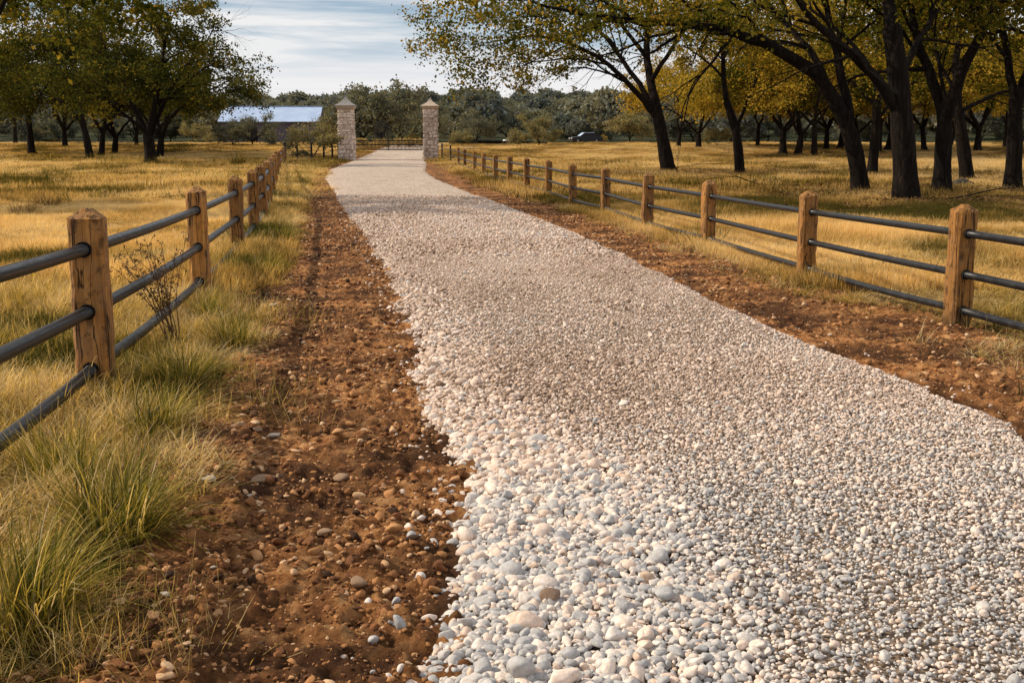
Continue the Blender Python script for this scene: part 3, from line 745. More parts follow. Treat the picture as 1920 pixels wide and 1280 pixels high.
def pillar(px, py, top, wpx, label, mat, capmat, seed, rough):
    p = at(px, py); k = p[1] / F; h = (py - top) * k; w = wpx * k; g = np.random.default_rng(seed)
    t = thing('gate_pillar', label, 'pillar', p, 0)
    caph = .25 * h if capmat == 'slate' else .205 * h
    hs = h - caph; mb = MB(); vs = []; fs = []; ti = []
    mb.box((-w / 2 + .05, -w / 2 + .05, -.3), (w / 2 - .05, w / 2 - .05, hs)); link('core', mb.mesh('core'), M['mortar'], t)
    z = -.15
    while z < hs - .02:                                # courses of stones all round
        ch = min(g.uniform(.14, .42), hs - z)
        if hs - z - ch < .12: ch = hs - z
        tw = w * (1.06 - .08 * z / hs)
        for side in range(4):
            x = -tw / 2
            while x < tw / 2 - .02:
                sw = min(g.uniform(.16, .75), tw / 2 - x)
                if tw / 2 - x - sw < .14: sw = tw / 2 - x
                out = tw / 2 + g.uniform(-.01, rough); gp = .014
                a, b, c0, c1 = x + gp, x + sw - gp, z + gp, z + ch - gp
                j = lambda: g.normal(0, .022)
                inn, bev = tw / 2 - .08, .03
                loc = [(a, -inn, c0), (b, -inn, c0), (b, -inn, c1), (a, -inn, c1),
                       (a + bev + j(), -out + j(), c0 + bev + j()), (b - bev + j(), -out + j(), c0 + bev + j()), (b - bev + j(), -out + j(), c1 - bev + j()), (a + bev + j(), -out + j(), c1 - bev + j())]
                ca, sa = math.cos(side * math.pi / 2), math.sin(side * math.pi / 2)
                o = len(vs); vs += [(q[0] * ca - q[1] * sa, q[0] * sa + q[1] * ca, q[2]) for q in loc]
                fs += [[o + 4, o + 5, o + 6, o + 7], [o, o + 1, o + 5, o + 4], [o + 1, o + 2, o + 6, o + 5], [o + 2, o + 3, o + 7, o + 6], [o + 3, o, o + 4, o + 7]]
                ti += [float(np.clip(g.normal(.55, .25), 0, 1))] * 8; x += sw
        z += ch
    link('shaft', mesh('shaft', vs, polys=fs, smooth_=False, attrs={'tint': ti}), M[mat], t)
    cw = w * .62
    mb = MB(); mb.lathe([(w * .5, hs), (w * .53, hs + .05), (cw, hs + caph * .18), (cw * 1.02, hs + caph * .26), (cw * .98, hs + caph * .3)], 4, sq=True) if False else None
    def sqring(prof):
        vv = []; ff = []
        for r, zz in prof: vv += [(-r, -r, zz), (r, -r, zz), (r, r, zz), (-r, r, zz)]
        for i in range(len(prof) - 1):
            for q in range(4): ff.append([i * 4 + q, i * 4 + (q + 1) % 4, i * 4 + 4 + (q + 1) % 4, i * 4 + 4 + q])
        ff += [[3, 2, 1, 0], [len(vv) - 4 + i for i in range(4)]]
        return mesh('cap', vv, polys=ff, smooth_=False)
    link('cornice', sqring([(w * .49, hs - .01), (w * .55, hs + caph * .05), (cw * .98, hs + caph * .17), (cw, hs + caph * .22)]), M['tancap'], t)
    prof = []
    for i in range(9):
        u = i / 8; prof.append((cw * 1.06 * (1 - u) ** 2.0 + .045, hs + caph * (.222 + .66 * u)))
    cap = link('cap', sqring(prof), M[capmat], t)
    mb = MB(); rb = .085; zc = hs + caph * .88
    mb.lathe([(.05, zc - .02), (.05, zc + .06), (.1, zc + .09), (.11, zc + .15), (.06, zc + .2), (.02, zc + .3)], 12)
    link('finial', mb.mesh('finial', True), M['iron' if capmat != 'slate' else 'slate'], cap)
    return t
pillar(651, 300, 178, 28, 'taller left gate pillar of pale rough stone with a grey flared cap', 'pillar_pale', 'slate', 901, .05)
pillar(808, 299, 184, 25, 'right gate pillar of grey-brown fieldstone with a tan flared cap', 'pillar_grey', 'tancap', 902, .07)

gL, gR = at(666, 283), at(796, 283); GY = (gL[1] + gR[1]) / 2
W = gR[0] - gL[0]; gzv = float(gz(gL[0] + W / 2, GY))
gt = thing('gate', 'black wrought iron driveway gate with a tall arched centre between stone pillars', 'gate', (gL[0] + W / 2, GY, gzv + .08))
c0 = wp(719, 283, GY)[0] - (gL[0] + W / 2)
def gh(x):
    u = (x - c0) / .9
    return .95 if abs(u) > 1 else .95 + 1.75 * math.sqrt(max(0, 1 - abs(u) ** 2.2))
for sgn in (-1, 1):
    mb = MB(); a, b = (-W / 2, c0 + .42) if sgn < 0 else (c0 + .45, W / 2)
    for zz in (.06, .5, .88): mb.tube([(a, 0, zz), (b, 0, zz)], .045, 6)
    for x in (a, b): mb.tube([(x, 0, 0), (x, 0, gh(x))], .04, 6)
    leaf = link('gate_leaf', mb.mesh('gate_leaf'), M['iron'], gt)
    mb = MB(); xs = np.arange(a + .12, b - .05, .125)
    for x in xs: mb.tube([(x, 0, .06), (x, 0, gh(x)), (x, 0, gh(x) + .07)], [.03, .03, .004], 5)
    link('pickets', mb.mesh('pickets'), M['iron'], leaf)
mb = MB(); mb.tube([(c0 + .9 * math.cos(a), 0, gh(c0 + .9 * math.cos(a)) - .03) for a in np.linspace(math.pi, 0, 21)], .03, 6)
link('arch_rail', mb.mesh('arch_rail'), M['iron'], gt)
mb = MB(); mb.box((c0 + .38, -.05, 0), (c0 + .5, .05, 1.05)); link('lock_post', mb.mesh('lock_post'), M['iron'], gt)

# ------------------------------------------------------------------ trees
def nrm(v): return v / (np.linalg.norm(v) + 1e-9)
class Tree:
    def __init__(s, seed): s.g = np.random.default_rng(seed); s.V = []; s.Q = []; s.n = 0; s.tips = []
    def tube(s, pts, rad, n):
        v, q = tube(pts, rad, n); s.V.append(v); s.Q.append(q + s.n); s.n += len(v)
    def branch(s, p, d, L, r, lvl, mx, flat=.35, wob=.16):
        g = s.g; n = max(3, int(L / (.55 if lvl < 2 else .35))); st = L / n
        pts = [p]; d = nrm(d)
        for i in range(n):
            d = d + g.normal(0, wob, 3)
            if lvl >= 2: d[2] = d[2] * (1 - flat * .25) - .02
            else: d[2] += .05
            d = nrm(d); p = p + d * st; pts.append(p)
        pts = np.array(pts); r1 = r * (.55 if lvl < mx else .3)
        s.tube(pts, np.linspace(r, r1, len(pts)), 8 if lvl == 0 else 6 if lvl == 1 else 4 if lvl == 2 else 3)
        if lvl >= mx:
            s.tips.append((pts, L)); return
        if lvl == mx - 1: s.tips.append((pts[len(pts) // 2:], L * .5))
        s.kids(pts, L, r1, lvl, mx, flat, wob)
    def kids(s, pts, L, r1, lvl, mx, flat, wob, n_end=None, n_side=None):
        g = s.g; ne = n_end if n_end is not None else (2 if g.random() < .6 else 3)
        ns = n_side if n_side is not None else (2 if lvl >= 1 else 1)
        spots = [1.0] * ne + list(g.uniform(.35, .95, ns))
        for t in spots:
            f = t * (len(pts) - 1); i = min(int(f), len(pts) - 2); p = pts[i] + (pts[i + 1] - pts[i]) * (f - i); d = nrm(pts[i + 1] - pts[i])
            ax = nrm(np.cross(d, g.normal(0, 1, 3))); an = g.uniform(.35, .85) * (1 if t < 1 else .75)
            e = d * math.cos(an) + ax * math.sin(an)
            s.branch(p, e, L * g.uniform(.58, .82), r1 * (g.uniform(.6, .85) if t == 1 else .5), lvl + 1, mx, flat, wob)
    def limb(s, path, r0, r1, n=8, side=True, mx=4, lvl=1, nside=5, sl=2.6, flare=0, t0=.3, flat=.35):
        path = np.array(path, float)
        seg = np.concatenate([[0], np.cumsum(np.linalg.norm(np.diff(path, axis=0), axis=1))])
        m = max(8, int(seg[-1] / .4)); tt = np.linspace(0, seg[-1], m)
        P = np.stack([np.interp(tt, seg, path[:, k]) for k in range(3)], -1)
        for _ in range(3): P[1:-1] = .25 * P[:-2] + .5 * P[1:-1] + .25 * P[2:]
        if not flare: P[1:-1] += s.g.normal(0, .018, P[1:-1].shape)
        u = np.linspace(0, 1, m); rad = r0 + (r1 - r0) * u ** .8
        if flare: rad = rad * (1 + flare * np.exp(-tt / .35)) * (1 + .05 * np.sin(tt * 4 + s.g.uniform(0, 6)))
        s.tube(P, rad, n)
        if side:
            for t in np.concatenate([s.g.uniform(t0, 1, nside), [1, 1]]):
                i = min(int(t * (m - 1)), m - 2); d = nrm(P[i + 1] - P[i]); ax = nrm(np.cross(d, s.g.normal(0, 1, 3))); an = s.g.uniform(.4, 1.1) if t < 1 else s.g.uniform(.2, .6)
                e = d * math.cos(an) + ax * math.sin(an); e[2] += .1
                s.branch(P[i], e, sl * s.g.uniform(.6, 1.15), max(.02, rad[i] * .5), lvl + 1, mx, flat)
        return P, rad
    def roots(s, r, k=6):
        g = s.g
        for i in range(k):
            a = 6.283 * i / k + g.uniform(-.3, .3); d = np.array([math.cos(a), math.sin(a), 0])
            s.tube(np.array([d * r * .35 + [0, 0, r * 2.0], d * r * .95 + [0, 0, r * .75], d * r * 1.5 + [0, 0, .02], d * r * 2.1 + [0, 0, -.12]]), np.array([r * .3, r * .36, r * .28, r * .1]), 7)
    def wood(s, name='trunk'): return mesh(name, np.concatenate(s.V), np.concatenate(s.Q))
    def leaves(s, count, size, sp=.32, name='crown', tint0=.5, droop=.0, per=16, zmin=-9, xmax=99):
        g = s.g; pts = []
        for P, L in s.tips:
            k = max(2, int(L / .28)); t = g.uniform(.15, 1.05, k) * (len(P) - 1); i = np.minimum(t.astype(int), len(P) - 2)
            pts.append(P[i] + (P[i + 1] - P[i]) * (t - i)[:, None])
        c = np.concatenate(pts); c = c[(c[:, 2] > zmin + g.normal(0, .25, len(c))) & (c[:, 0] < xmax + g.normal(0, .35, len(c)))]; m = per
        c = c[g.permutation(len(c))[:max(40, int(count / m))]]
        ct = np.clip(g.normal(tint0, .16, len(c)) + .22 * (vnoise(c[:, 0] * .6 + c[:, 1] * .3, c[:, 2] * .7, 5) - .5) * 2, 0, 1)
        C = np.repeat(c, m, 0) + g.normal(0, 1, (len(c) * m, 3)) * np.repeat(sp * g.uniform(.45, 1.2, len(c)), m)[:, None] * np.array([1, 1, .62]); n = len(C)
        T = np.clip(np.repeat(ct, m) + g.normal(0, .13, n), 0, 1)
        a = g.normal(0, 1, (n, 3)); a[:, 2] -= droop; a /= np.linalg.norm(a, axis=1)[:, None]
        b = np.cross(a, g.normal(0, 1, (n, 3))); b /= np.linalg.norm(b, axis=1)[:, None]
        sz = size * g.uniform(.55, 1.25, n)[:, None]; nn = np.cross(a, b)
        V = np.stack([C - a * sz * .5, C - b * sz * .33 + nn * sz * .07, C + a * sz * .55, C + b * sz * .33 + nn * sz * .07], 1).reshape(-1, 3)
        q = np.arange(n * 4).reshape(-1, 4)
        return mesh(name, V, q, smooth_=False, attrs={'tint': np.repeat(T, 4)})

def plant_tree(name, label, T, loc, leafmat, count, size, sp, group, tint0=.5, cat='tree', rz=0.0, zmin=-9, xmax=99):
    t = thing(name, label, cat, loc, rz, group)
    link('trunk', T.wood(), M['bark'], t); link('crown', T.leaves(count, size, sp, tint0=tint0, zmin=zmin, xmax=xmax), M[leafmat], t)
    return t
G_R = 'oak trees in the grove on the right'
G_L = 'trees in the left field'

def traced(seed, base, wpx, trunk, limbs, label, leafmat, count, size=.13, sp=.3, group=G_R, depth=None, tint0=.5, sl=2.6, zmin=3.3, xmax=99):
    """a tree whose trunk and limbs follow what the photo shows, each limb leaning toward or away from the lens too"""
    b = at(*base); Y = b[1]; k = Y / F; T = Tree(seed); g = T.g
    def pth(pts, dy0, dy1):
        n = len(pts); return [wp(p[0], p[1], Y + dy0 + (dy1 - dy0) * i / max(1, n - 1)) - b for i, p in enumerate(pts)]
    r = wpx * k / 2
    tp = pth(trunk, 0, 0); tp[0] = np.array([0, 0, -.15])
    T.limb(tp, r * 1.05, r * .72, 14, side=False, flare=.2); T.roots(r * .78)
    for pts, w0, w1, d1, ns in limbs:
        T.limb(pth(pts, 0, d1), w0 * k / 2, max(.02, w1 * k / 2), 9, True, 4, 1, ns, sl)
    return plant_tree('oak_tree', label, T, b, leafmat, count, size, sp, group, tint0, zmin=zmin, xmax=xmax)

traced(1001, (1255, 325), 27, [(1255, 325), (1244, 270), (1236, 225), (1226, 185)],
       [([(1228, 190), (1213, 120), (1212, 60), (1225, -20), (1215, -100)], 18, 5, 2.5, 7), ([(1238, 228), (1192, 172), (1140, 118), (1070, 82), (1000, 62), (945, 80)], 13, 3, -2, 11),
        ([(1232, 210), (1182, 132), (1130, 62), (1070, 15), (1010, -30)], 12, 3, 2.5, 9), ([(1222, 150), (1260, 90), (1300, 40), (1330, -30)], 10, 3, -2, 6), ([(1215, 110), (1160, 40), (1110, -30), (1050, -90)], 9, 3, 0, 6),
        ([(1150, 125), (1095, 110), (1040, 110), (985, 120)], 5, 2, 1, 6)],
       'forked oak standing alone nearest the drive with long limbs reaching left over the sky', 'leaf', 25000, .165, .36, zmin=4.1)
traced(1002, (1388, 328), 19, [(1388, 328), (1384, 270), (1380, 240), (1362, 190)],
       [([(1364, 195), (1355, 130), (1357, 70), (1350, -20)], 12, 4, 1.5, 8), ([(1382, 243), (1397, 200), (1422, 140), (1455, 90)], 8, 2, -1.5, 7), ([(1360, 150), (1322, 112), (1280, 85)], 6, 2, 1, 6), ([(1355, 110), (1390, 60), (1430, 10)], 6, 2, 1, 5)],
       'slender young oak with a thin right fork between the forked oak and the leaning oak', 'leafgold', 17000, .15, .34, tint0=.55)
traced(1003, (1615, 365), 33, [(1615, 365), (1608, 295), (1592, 238), (1566, 188), (1532, 138)],
       [([(1536, 142), (1455, 88), (1382, 61), (1300, 46), (1200, 40), (1105, 30), (1010, 10)], 26, 4, -1.5, 9), ([(1592, 235), (1582, 150), (1556, 60), (1545, -50)], 22, 8, 1.5, 5), ([(1560, 182), (1520, 92), (1450, 20), (1390, -50)], 17, 5, 2.5, 6),
        ([(1440, 82), (1400, 30), (1330, -30)], 9, 3, -1, 6)],
       'oak leaning far to the left with one long low limb sweeping over the field', 'leaf', 16000, .135, .32, zmin=4.7)
traced(1004, (1700, 381), 47, [(1700, 381), (1697, 300), (1689, 215), (1684, 130), (1672, 50)],
       [([(1676, 75), (1668, 20), (1655, -60), (1640, -140)], 30, 10, 1, 5), ([(1685, 210), (1642, 142), (1592, 96), (1541, 60), (1500, 10), (1465, -50)], 24, 8, -2, 6), ([(1686, 150), (1718, 80), (1762, 20), (1795, -60)], 16, 6, 2, 5)],
       'thickest trunk in the grove, upright with furrowed bark and flared roots', 'leaf', 16000, .135, .32, zmin=4.7)
traced(1005, (1765, 368), 36, [(1765, 368), (1768, 290), (1772, 208)],
       [([(1770, 225), (1746, 140), (1716, 70), (1700, -40)], 25, 9, 1.5, 5), ([(1774, 220), (1806, 120), (1846, 55), (1890, -40)], 28, 10, -1.5, 6), ([(1771, 205), (1765, 130), (1748, 60), (1760, 0)], 9, 3, .5, 4)],
       'wide V-forked oak right of the thickest trunk', 'leaf', 16000, .135, .32, zmin=4.7)
traced(1006, (1815, 341), 27, [(1815, 341), (1806, 270), (1796, 205)],
       [([(1798, 215), (1790, 125), (1800, 40), (1795, -50)], 18, 6, 1, 7), ([(1798, 210), (1835, 190), (1880, 170), (1930, 165)], 10, 3, 1, 7), ([(1795, 180), (1760, 120), (1740, 60)], 9, 3, 2, 6)],
       'oak behind the V-forked one with a dark rock at its foot', 'leaf', 24000, .15, .34)
traced(1007, (1898, 359), 33, [(1898, 359), (1903, 275), (1904, 185)],
       [([(1903, 195), (1886, 90), (1875, -20), (1880, -110)], 18, 6, 1, 6), ([(1906, 200), (1938, 105), (1955, 0), (1990, -90)], 22, 8, -1, 6), ([(1888, 110), (1850, 60), (1800, 30)], 8, 3, 1.5, 6)],
       'oak farthest right, cut by the edge of the photo', 'leaf', 16000, .145, .33, zmin=4.7)
traced(1008, (1634, 332), 20, [(1634, 332), (1641, 260), (1645, 185)],
       [([(1645, 190), (1642, 120), (1650, 50), (1640, -20)], 13, 4, 1, 7), ([(1643, 225), (1680, 185), (1715, 150), (1750, 130)], 8, 2, 1.5, 6), ([(1644, 200), (1600, 160), (1570, 120)], 8, 2, 1.5, 6)],
       'thin straight oak half hidden behind the leaning oak', 'leafgold', 16000, .14, .34, zmin=4.7)
# left field
traced(1011, (283, 306), 24, [(283, 306), (281, 275), (276, 250)],
       [([(277, 255), (250, 200), (225, 158), (205, 110), (185, 60)], 15, 3, 2.5, 10), ([(279, 252), (292, 190), (302, 130), (312, 70), (318, 30)], 15, 3, -1.5, 10), ([(281, 256), (318, 170), (360, 110), (392, 72), (402, 50)], 10, 2, 2, 10),
        ([(279, 254), (235, 215), (200, 190), (160, 170)], 9, 2, -2, 7), ([(290, 200), (340, 165), (380, 130), (408, 115)], 7, 2, -2.5, 9), ([(290, 250), (320, 217), (348, 195), (385, 172), (412, 160)], 8, 2, 0, 7)],
       'broad dark twin-trunk tree standing at the front of the left field', 'leafdark', 21000, .20, .38, G_L, tint0=.52, sl=1.9, zmin=3.0, xmax=4.7)
traced(1012, (170, 298), 15, [(170, 298), (162, 260), (154, 225)],
       [([(155, 228), (148, 180), (138, 120), (130, 60), (125, 10)], 10, 3, 1, 9), ([(157, 235), (122, 195), (85, 172), (50, 165)], 7, 2, -1, 8), ([(150, 190), (185, 140), (205, 95)], 6, 2, 1.5, 8), ([(146, 170), (95, 110), (60, 60)], 6, 2, 2, 8)],
       'slim tree leaning left beside the twin-trunk tree', 'leafdark', 17000, .20, .40, G_L, tint0=.52, sl=2.6, zmin=3.2)

# generic grown trees, copied with their parts
def grown(seed, trunk_h, r, H, nl=4, count=19000, size=.21, sp=.42, lean=.2, mx=4, spread_=.62, zmin=-9):
    T = Tree(seed); g = T.g; top = np.array([g.normal(0, lean), g.normal(0, lean), trunk_h])
    T.limb([(0, 0, -.2), top * .35 + [0, 0, 0], top * .7, top], r, r * .75, 10, side=False, flare=.4); T.roots(r * .9, 5)
    for i in range(nl):
        a = 6.283 * i / nl + g.uniform(-.5, .5); e = np.array([math.cos(a) * spread_, math.sin(a) * spread_, 1.0]); e = nrm(e)
        L = (H - trunk_h) * g.uniform(.40, .56)
        T.branch(top - [0, 0, .1 * trunk_h * g.random()], e, L, r * g.uniform(.42, .6), 1, mx)
    return T.wood(), T.leaves(count, size, sp, zmin=zmin)
GEN = [grown(2001 + i, [1.9, 1.5, 2.4, 1.7][i], [.26, .3, .24, .28][i], [9.5, 10, 11, 9.5][i], [4, 4, 3, 5][i], zmin=2.9, count=17000) for i in range(4)]
SHRUB = [grown(2101 + i, .35, .07, 4.2, 6, 5000, .22, .34, .05, 3, .75) for i in range(2)]
ROUND = [grown(2201 + i, 1.0, .22, 8.5, 6, 8500, .38, .6, .1, 3, .9) for i in range(3)]
protos = {}
def put(kind, i, px, py, top, label, leafmat, group, name, cat='tree', rz=None, zoff=0):
    lib = {'gen': GEN, 'shrub': SHRUB, 'round': ROUND}[kind]; w, c = lib[i]
    b = at(px, py); H = max(v.co.z for v in c.vertices); k = b[1] / F; s = (py - top) * k / H
    key = (kind, i, leafmat)
    if key not in protos:
        t = thing(name, label, cat, b, 0, group)
        link('trunk', w, M['bark'], t)
        cm = c
        if c.materials and c.materials[0] != M[leafmat]: cm = c.copy(); cm.materials.clear()
        link('crown', cm, M[leafmat], t); protos[key] = t
    else:
        t = copy_tree(protos[key]); t['label'] = label; t['group'] = group; t['category'] = cat
    t.name = name
    t.location = b; t.rotation_euler = (0, 0, rz if rz is not None else random.uniform(0, 6.28)); t.scale = (s, s, s)
    return t
for a in [('gen', 0, 190, 292, 45, 'tree with a short fork just right of the slim leaning tree', 'leafdark'),
          ('gen', 1, 215, 291, 60, 'small Y-forked tree left of the twin-trunk tree', 'leafdark'),
          ('gen', 3, 122, 276, 100, 'distant stout trunk left of the slim leaning tree', 'leafdark'),
          ('gen', 0, 256, 274, 110, 'far tree with splayed stems seen behind the twin-trunk tree', 'leafdark'),
          ('gen', 2, 29, 272, 70, 'lone trunk near the left edge of the far field', 'leafdark'),
          ('gen', 1, 299, 297, 30, 'second leaning stem tucked behind the twin-trunk tree', 'leafdark'),
          ('gen', 2, 60, 290, -40, 'tall golden crowned tree filling the upper left corner', 'leaf')]:
    put(*a[:5], a[5], a[6], G_L, 'field_tree')
for a in [('gen', 1, 1310, 279, 75, 'golden tree with a splayed trunk right of the forked oak', 'leafgold'),
          ('gen', 0, 1272, 277, 100, 'thin golden tree half hidden by the forked oak trunk', 'leafgold'),
          ('gen', 3, 1468, 291, 40, 'left one of two dark stems right of the slender young oak', 'leaf'),
          ('gen', 1, 1496, 292, 30, 'right one of two dark stems right of the slender young oak', 'leafgold'),
          ('gen', 2, 1526, 297, 10, 'dark upright trunk with a swollen foot left of the leaning oak', 'leaf'),
          ('gen', 0, 1549, 281, 60, 'first thin far stem just right of the swollen trunk', 'leafgold'),
          ('gen', 3, 1576, 281, 60, 'second thin far stem left of the leaning oak', 'leafgold'),
          ('gen', 2, 1648, 286, 45, 'far tree showing between the leaning oak and the thickest trunk', 'leaf'),
          ('gen', 1, 1664, 284, 50, 'slim far tree just left of the thickest trunk', 'leafgold'),
          ('gen', 0, 1733, 283, 50, 'far stem between the thickest trunk and the V-forked oak', 'leaf'),
          ('gen', 3, 1832, 283, 50, 'far forked tree right of the oak with the dark rock', 'leafgold'),
          ('gen', 2, 1884, 279, 60, 'far stem just left of the oak at the right edge', 'leaf'),
          ('gen', 2, 1420, 275, 90, 'faint distant tree between the slender oak and the two dark stems', 'leafgold'),
          ('gen', 1, 1606, 276, 80, 'faint distant tree behind the leaning oak', 'leafgold'),
          ('gen', 0, 1782, 275, 80, 'faint distant tree behind the V-forked oak', 'leafgold')]:
    put(*a[:5], a[5], a[6], G_R, 'oak_tree')
# a shade tree just outside the left of the frame, its crown reaching in
put('gen', 2, 20, 300, 0, 'x', 'leaf', G_L, 'field_tree')
o = [q for q in COL.objects if q.get('label') == 'x'][0]
o.location = (-15.6, 30.5, 0); o.scale = (.95, .95, .95); o.rotation_euler = (0, 0, 1.0)
o['label'] = 'near tree rooted beyond the left edge, golden leaves hanging into the corner'

# background trees and shrubs
G_B = 'trees between the field and the far wood'
for a in [('round', 0, 716, 272, 143, 'tall dark spreading tree behind the gate', 'leafolive', 'dark_tree'),
          ('round', 1, 680, 271, 158, 'left shoulder of the tall tree mass behind the gate', 'leafolive', 'dark_tree'),
          ('round', 2, 752, 271, 160, 'right shoulder of the tall tree mass behind the gate', 'leafolive', 'dark_tree'),
          ('round', 1, 890, 273, 204, 'round dark tree on a thin trunk right of the right pillar', 'leafolive', 'round_tree'),
          ('round', 2, 1010, 274, 212, 'pale olive two-stemmed tree left of the parked dark car', 'leafpale', 'round_tree'),
          ('round', 1, 1085, 267, 208, 'bushy olive tree behind the parked dark car', 'leafolive', 'round_tree'),
          ('round', 0, 1180, 268, 200, 'golden olive tree left of the forked oak trunk', 'leafpale', 'round_tree'),
          ('round', 2, 1370, 267, 190, 'hazy grey-green tree behind the slender young oak', 'leafolive', 'round_tree'),
          ('round', 0, 640, 268, 185, 'dark tree between the barn and the left pillar', 'leafolive', 'round_tree'),
          ('round', 2, 790, 268, 190, 'dark tree directly behind the right pillar', 'leafolive', 'round_tree'),
          ('round', 1, 950, 265, 186, 'dense dark tree between the round tree and the pale olive tree', 'leafolive', 'round_tree'),
          ('round', 1, 436, 273, 222, 'dark blue-green bush in front of the left end of the barn', 'leafolive', 'round_tree'),
          ('round', 2, 474, 274, 210, 'olive tree on a dark stem in front of the barn', 'leafolive', 'round_tree'),
          ('shrub', 0, 362, 268, 226, 'pale dry shrub right of the twin-trunk tree', 'leafpale', 'shrub'),
          ('shrub', 1, 393, 270, 243, 'low tan shrub left of the dark blue-green bush', 'leafpale', 'shrub'),
          ('shrub', 0, 588, 300, 222, 'young yellow-green tree on a dark stem in front of the short fence', 'leafpale', 'shrub'),
          ('shrub', 1, 568, 299, 276, 'low dark bush behind the left end of the short fence', 'leafolive', 'shrub'),
          ('shrub', 1, 1130, 269, 250, 'dry flowering shrub touching the right end of the parked car', 'leafflower', 'shrub'),
          ('shrub', 0, 865, 275, 242, 'brown bare-looking shrub under the round dark tree', 'leafpale', 'shrub'),
          ('shrub', 0, 755, 272, 256, 'yellow flowering bush left of centre behind the gate', 'leafflower', 'shrub'),
          ('shrub', 1, 775, 272, 247, 'taller yellow flowering bush beside the right pillar', 'leafflower', 'shrub'),
          ('shrub', 0, 1345, 275, 235, 'grey-tan shrub in the far field right of the golden tree', 'leafpale', 'shrub')]:
    put(a[0], a[1], a[2], a[3], a[4], a[5], a[6], G_B, a[7], 'shrub' if a[7] == 'shrub' else 'tree')
# clipped flowering hedge behind the gate
T = Tree(2400); hb = at(731, 276.5); hw = 62 * hb[1] / F
for i in range(60): 
    x = T.g.uniform(-hw, hw); T.tips.append((np.array([[x, T.g.normal(0, .3), .1], [x + T.g.normal(0, .1), T.g.normal(0, .3), .75]]), 1.2))
hd = link('hedge', T.leaves(5000, .14, .16, 'hedge', .7), M['leafflower'], None, tuple(hb)); tag(hd, 'low yellow flowering hedge running behind the gate bars', 'hedge')

# edge of the wood: a row of single trees in front of the wooded hill
g = np.random.default_rng(31)
EDGE = [(-40, 215), (40, 205), (110, 212), (185, 216), (250, 208), (320, 213), (385, 206), (530, 196), (590, 190), (845, 188), (1035, 198), (1130, 196), (1235, 200), (1300, 205), (1440, 205), (1510, 210), (1590, 208), (1670, 205), (1760, 208), (1840, 205), (1915, 208)]
for i, (px, top) in enumerate(EDGE):
    t = put('round', i % 3, px, 266.0, top, 'dusky olive tree at the foot of the wooded hill', 'leafolive', 'trees along the foot of the hill', 'wood_tree')
# the wooded hill
fm = []
for i in range(4):
    T = Tree(2500 + i)
    for k in range(70):
        a = T.g.uniform(0, 6.28); u = T.g.uniform(-.35, 1); rr = 3.6 * math.sqrt(max(0, 1 - u * u)) * T.g.uniform(.75, 1.05)
        c = np.array([rr * math.cos(a), rr * math.sin(a), 4.6 + 3.3 * u]); T.tips.append((np.array([c, c * [.9, .9, 1] + [0, 0, .3]]), .9))
    fm.append(T.leaves(1500, .8, .6, 'far_crown', .5))
n = 1500; yv = 238 + 400 * g.random(n) ** .85; xv = g.uniform(-1, 1, n) * (.56 * yv + 10)
sz = g.uniform(.75, 1.35, n); k = ~((np.abs(xv + 38) < 45) & (yv < 215))
xv, yv, sz = xv[k], yv[k], sz[k]; n = len(xv)
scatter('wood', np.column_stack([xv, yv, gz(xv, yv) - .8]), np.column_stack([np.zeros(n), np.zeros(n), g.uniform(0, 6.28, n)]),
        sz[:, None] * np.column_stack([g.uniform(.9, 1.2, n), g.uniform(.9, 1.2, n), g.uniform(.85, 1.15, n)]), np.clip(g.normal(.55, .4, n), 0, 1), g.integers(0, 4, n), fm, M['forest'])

# leaf litter under the grove, fallen branches, dark rock
g = np.random.default_rng(41); n = 9000
bs = np.array([at(*q)[:2] for q in ((1255, 325), (1388, 328), (1615, 365), (1700, 381), (1765, 368), (1815, 341), (1898, 359), (1526, 297), (1468, 291))])
c = bs[g.integers(0, len(bs), n)] + g.normal(0, 2.6, (n, 2)) + np.array([.8, -.6])
k = c[:, 0] > dirt_r(c[:, 1]) + .6; c = c[k]; n = len(c)
lf_m = []
for i in range(4):
    q = np.random.default_rng(i); v = []; 
    for _ in range(5):
        o_ = q.normal(0, .12, 3) * [1, 1, .1] + [0, 0, .03]; u = q.normal(0, 1, 3) * [1, 1, .3]; u = nrm(u) * .055; w_ = nrm(np.cross(u, [0, .2, 1])) * .03
        v += [o_ - u, o_ - w_ + [0, 0, .01], o_ + u, o_ + w_ + [0, 0, .015]]
    lf_m.append(mesh('fallen_leaf', np.array(v), np.arange(20).reshape(-1, 4), smooth_=False))
n_ = NT('brown_fallen_leaves'); lm = n_.pbr(n_.ramp(n_.attr('tint', True), [(0, (.06, .03, .012)), (.6, (.2, .105, .035)), (1, (.4, .24, .09))]), .9)
scatter('leaf_litter', np.column_stack([c, gz(c[:, 0], c[:, 1]) + .1]), np.column_stack([g.normal(0, .2, n), g.normal(0, .2, n), g.uniform(0, 6.28, n)]), np.repeat(g.uniform(.45, 1.0, n)[:, None], 3, 1), g.random(n) * .8, g.integers(0, 4, n), lf_m, lm)
def fallen(px, py, L, label, seed, az):
    T = Tree(seed); T.branch(np.array([0, 0, .10]), np.array([math.cos(az), math.sin(az), .02]), L, .06, 1, 3, 1.2, .12)
    V = np.concatenate(T.V); V[:, 2] = np.abs(V[:, 2]) * .35 + .04
    o = link('fallen_branch', mesh('fallen_branch', V, np.concatenate(T.Q)), M['bark'], None, tuple(at(px, py)))
    return tag(o, label, 'branch', 'fallen branches in the right field')
fallen(1375, 342, 3.2, 'bare fallen branch lying right below the slender young oak', 51, .1)
fallen(1195, 322, 3.4, 'fallen branch with twigs left of the forked oak trunk', 52, .2)
fallen(1030, 288, 4.0, 'thin fallen branch in the far field below the pale olive tree', 53, .1)
